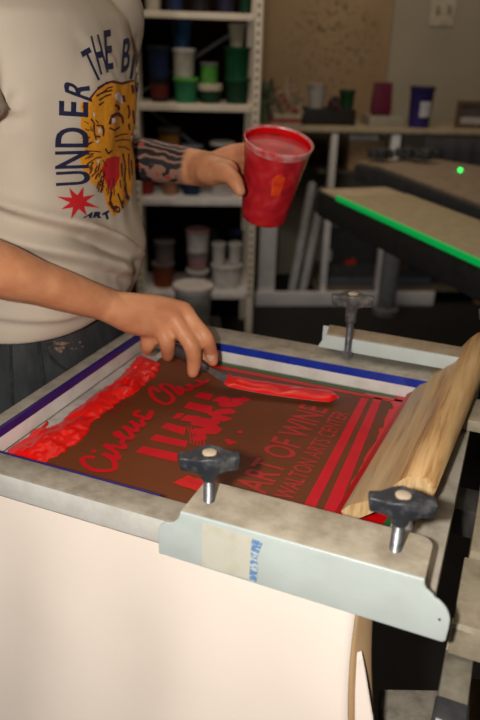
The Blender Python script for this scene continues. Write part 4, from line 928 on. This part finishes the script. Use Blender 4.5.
def T(x, w, h, below, label, body, lid=None, band=None, name='ink_tub', cat='tub', taper=.86, d=None, group=None, lidh=.016):
    """below: shelf index, or the height the thing stands on"""
    z = ZSH[below]+.0006 if isinstance(below, int) else below+.0006
    p = put(x, 100, d or dS, z); hh = h*s*.81; tub(name, label, cat, p, w*s/2/1.05, hh, body, lid, band, group or {'ink_tub': 'ink tubs on the shelf unit', 'ink_jar': 'ink jars on the shelf unit', 'bottle': 'white bottles on the shelf unit'}.get(name), taper, lidh); return z+hh
navy = plain('tub_navy', (.012, .025, .075)); blk = plain('tub_black', (.012, .010, .012)); blue = plain('tub_blue', (.012, .06, .15)); wht = plain('tub_white', (.44, .42, .36)); gr1 = plain('tub_green', (.02, .17, .075)); gr2 = plain('tub_darkgreen', (.006, .075, .028)); lime = plain('tub_lime', (.10, .36, .06)); crm = plain('tub_cream', (.52, .45, .34)); org = plain('tub_orange', (.32, .14, .03)); redt = plain('tub_red', (.30, .02, .012)); peach = plain('tub_peach', (.36, .17, .10)); clr = plain('tub_grey', (.17, .15, .15)); lil = plain('tub_lilac', (.22, .17, .19)); lidw = plain('lid_white', (.60, .57, .53)); gr3 = plain('tub_bottlegreen', (.004, .04, .018)); dkl = plain('lid_dark', (.03, .03, .032)); bwh = plain('tub_bone', (.62, .59, .57))
T(155, 15, 24, 0, 'pale tub on the top shelf at its left end', wht, lidw)
T(176, 16, 26, 0, 'dark navy tub on the top shelf beside the pale tub', navy, dkl)
T(200, 18, 25, 0, 'black tub on the top shelf, third from its left', blk, dkl)
T(224, 17, 26, 0, 'dark blue tub on the top shelf, second from its right', plain('tub_midnight', (.018, .018, .05)), dkl)
T(243, 13, 24, 0, 'bottle green tub on top shelf next to right post', gr3, dkl)
z = T(160, 19, 26, 1, 'black tub with an orange red label under the navy tub', blk, None, plain('label_flame', (.10, .015, .012)))
T(160, 21, 33, z, 'navy blue tub standing on the black tub with orange label', navy, dkl)
z = T(186, 24, 27, 1, 'green tub with a lime rim under the white tub', gr1, lime)
z = T(184, 22, 30, z, 'white tub stacked between the green tub and blue cup', wht, lidw)
T(182, 19, 27, z, 'blue cup topmost of its stack on the second shelf', blue, None, None, 'plastic_cup', 'cup', .78)
z = T(210, 23, 21, 1, 'bottle green jar with cream drips under the lime jar', gr3, crm, None, 'ink_jar', 'jar', .8, None, None, .03)
z = T(209, 17, 22, z, 'lime green jar with grey shoulder on the dripped jar', lime, clr, None, 'ink_jar', 'jar', .95, None, None, .012)
z = T(237, 24, 28, 1, 'dark green tub at the bottom of its stack by right post', gr3, gr2)
z = T(236, 25, 32, z, 'bright dark green tub holding up a cream cup', gr2, gr2)
T(235, 16, 23, z, 'cream cup topmost on the dark green tubs', crm, None, None, 'paper_cup', 'cup', .78)
z = T(142, 20, 24, 2, 'red tub on the third shelf at its left, below the tattooed arm', redt, redt)
z = T(169, 18, 22, 2, 'peach coloured tub on the third shelf below the wrist', peach, peach); z = T(169, 18, 24, z, 'dull tan tub sandwiched between the peach and orange tubs', clr, dkl)
T(169, 22, 31, z, 'orange labelled jar seen above the tattooed forearm', plain('tub_umber', (.13, .08, .035)), clr, org, 'ink_jar', 'jar')
z = T(191, 19, 28, 2, 'dark navy tub on the third shelf below the wrist', navy, dkl); T(192, 22, 30, z, 'navy jar with pale blue lid behind the wrist', navy, plain('lid_paleblue', (.22, .27, .33)), None, 'ink_jar', 'jar')
z = T(224, 27, 29, 2, 'white tub on the third shelf behind the holding hand', bwh, lidw); T(223, 25, 33, z, 'black jar with white lid above the holding hand', blk, lidw, None, 'ink_jar', 'jar')
z = T(160, 24, 31, 3, 'rust orange tub on the bottom shelf beside the shirt', plain('tub_rust', (.25, .05, .012)), clr); T(162, 22, 28, z, 'lilac grey tub standing on the rust orange tub', lil, clr)
z = T(198, 24, 22, 3, 'pale lilac tub at the foot of the white tub column', lil, lidw); z = T(198, 23, 24, z, 'lilac white tub in the middle of the white column', plain('tub_lilac2', (.34, .29, .30)), lil, plain('label_rose', (.34, .16, .17)))
T(198, 25, 27, z, 'white tub with rose rim topmost of its column', bwh, plain('lid_rose', (.40, .22, .22)))
z = T(230, 33, 29, 3, 'wide white tub with two bottles standing on its lid', bwh, bwh, None, 'ink_tub', 'tub', .95)
a1_ = rp(219, 100, dS).dot(E1)
for x, lbx in ((221, 'left of two small white bottles on the wide tub'), (239, 'right of two small white bottles on the wide tub')):
    T(x, 15, 27, z, lbx, bwh, lidw, None, 'bottle', 'bottle', .82)
T(240, 16, 62, 3, 'dark jar with a navy lid behind the white bottles', blk, navy, None, 'ink_jar', 'jar', .95, sd_+.29)
T(214, 16, 62, 3, 'dark grey jar behind the white column and bottles', dkl, blk, None, 'ink_jar', 'jar', .95, sd_+.30)
# bucket in front of the shelf
bd_ = 2.95; sB = pxm(bd_); zl = rp(193, 284, bd_).z
st2 = thing('step_stool', 'small dark stool under the white bucket in front of shelf', 'stool', put(193, 300, bd_, 0), ROOM)
c_ = put(193, 300, bd_, 0); MB().box(c_+V((0, 0, zl-.21)), (.26, .26, .02), rr_).build('seat', 'black', st2, bevel=.004)
for dx in (-.1, .1):
    for dy in (-.1, .1): MB().box(c_+E1*dx+E2*dy+V((0, 0, (zl-.22)/2)), (.025, .025, zl-.22), rr_).build('leg', 'black', st2)
tub('paint_bucket', 'white bucket with white lid and red label before the shelf', 'bucket', c_+V((0, 0, zl-.1995)), 20*sB, .1995, bwh, plain('lid_bucket', (.62, .57, .54)), plain('label_red', (.30, .05, .04)), None, .85, .03)

# ------------------------------------------------------------------ light
w = bpy.data.worlds.new('world'); bpy.context.scene.world = w; w.use_nodes = True
w.node_tree.nodes['Background'].inputs[0].default_value = (1, .86, .70, 1); w.node_tree.nodes['Background'].inputs[1].default_value = .042
def light(kind, loc, power, col, size, aim=None, name='lamp'):
    ld = bpy.data.lights.new(name, kind); ld.energy = power; ld.color = col
    if kind == 'AREA': ld.size = size
    else: ld.shadow_soft_size = size
    o = bpy.data.objects.new(name, ld); COL.objects.link(o); o.location = loc
    if aim is not None: o.rotation_euler = (V(aim)-V(loc)).to_track_quat('-Z', 'Y').to_euler()
    return o
light('POINT', EYE-RT*.095-FW*.01+UP*.02, 34, (1, .95, .88), .018, name='flash')
light('AREA', (-.4, 1.6, 2.9), 8, (1, .82, .62), 1.6, (-.4, 1.6, 0), 'overhead_fill')
light('AREA', rm(1.0, 3.3, 2.8), 8, (1, .80, .58), 1.2, rm(1.0, 4.2, .8), 'overhead_fill')
light('AREA', (-1.1, 1.9, 2.7), 9, (1, .86, .70), .8, (-1.35, 3.2, .7), 'overhead_fill')  # added fill aimed at the shelves to brighten the tubs, no known fixture
sc = bpy.context.scene; sc.view_settings.view_transform = 'Standard'; sc.view_settings.look = 'None'; sc.view_settings.exposure = 0
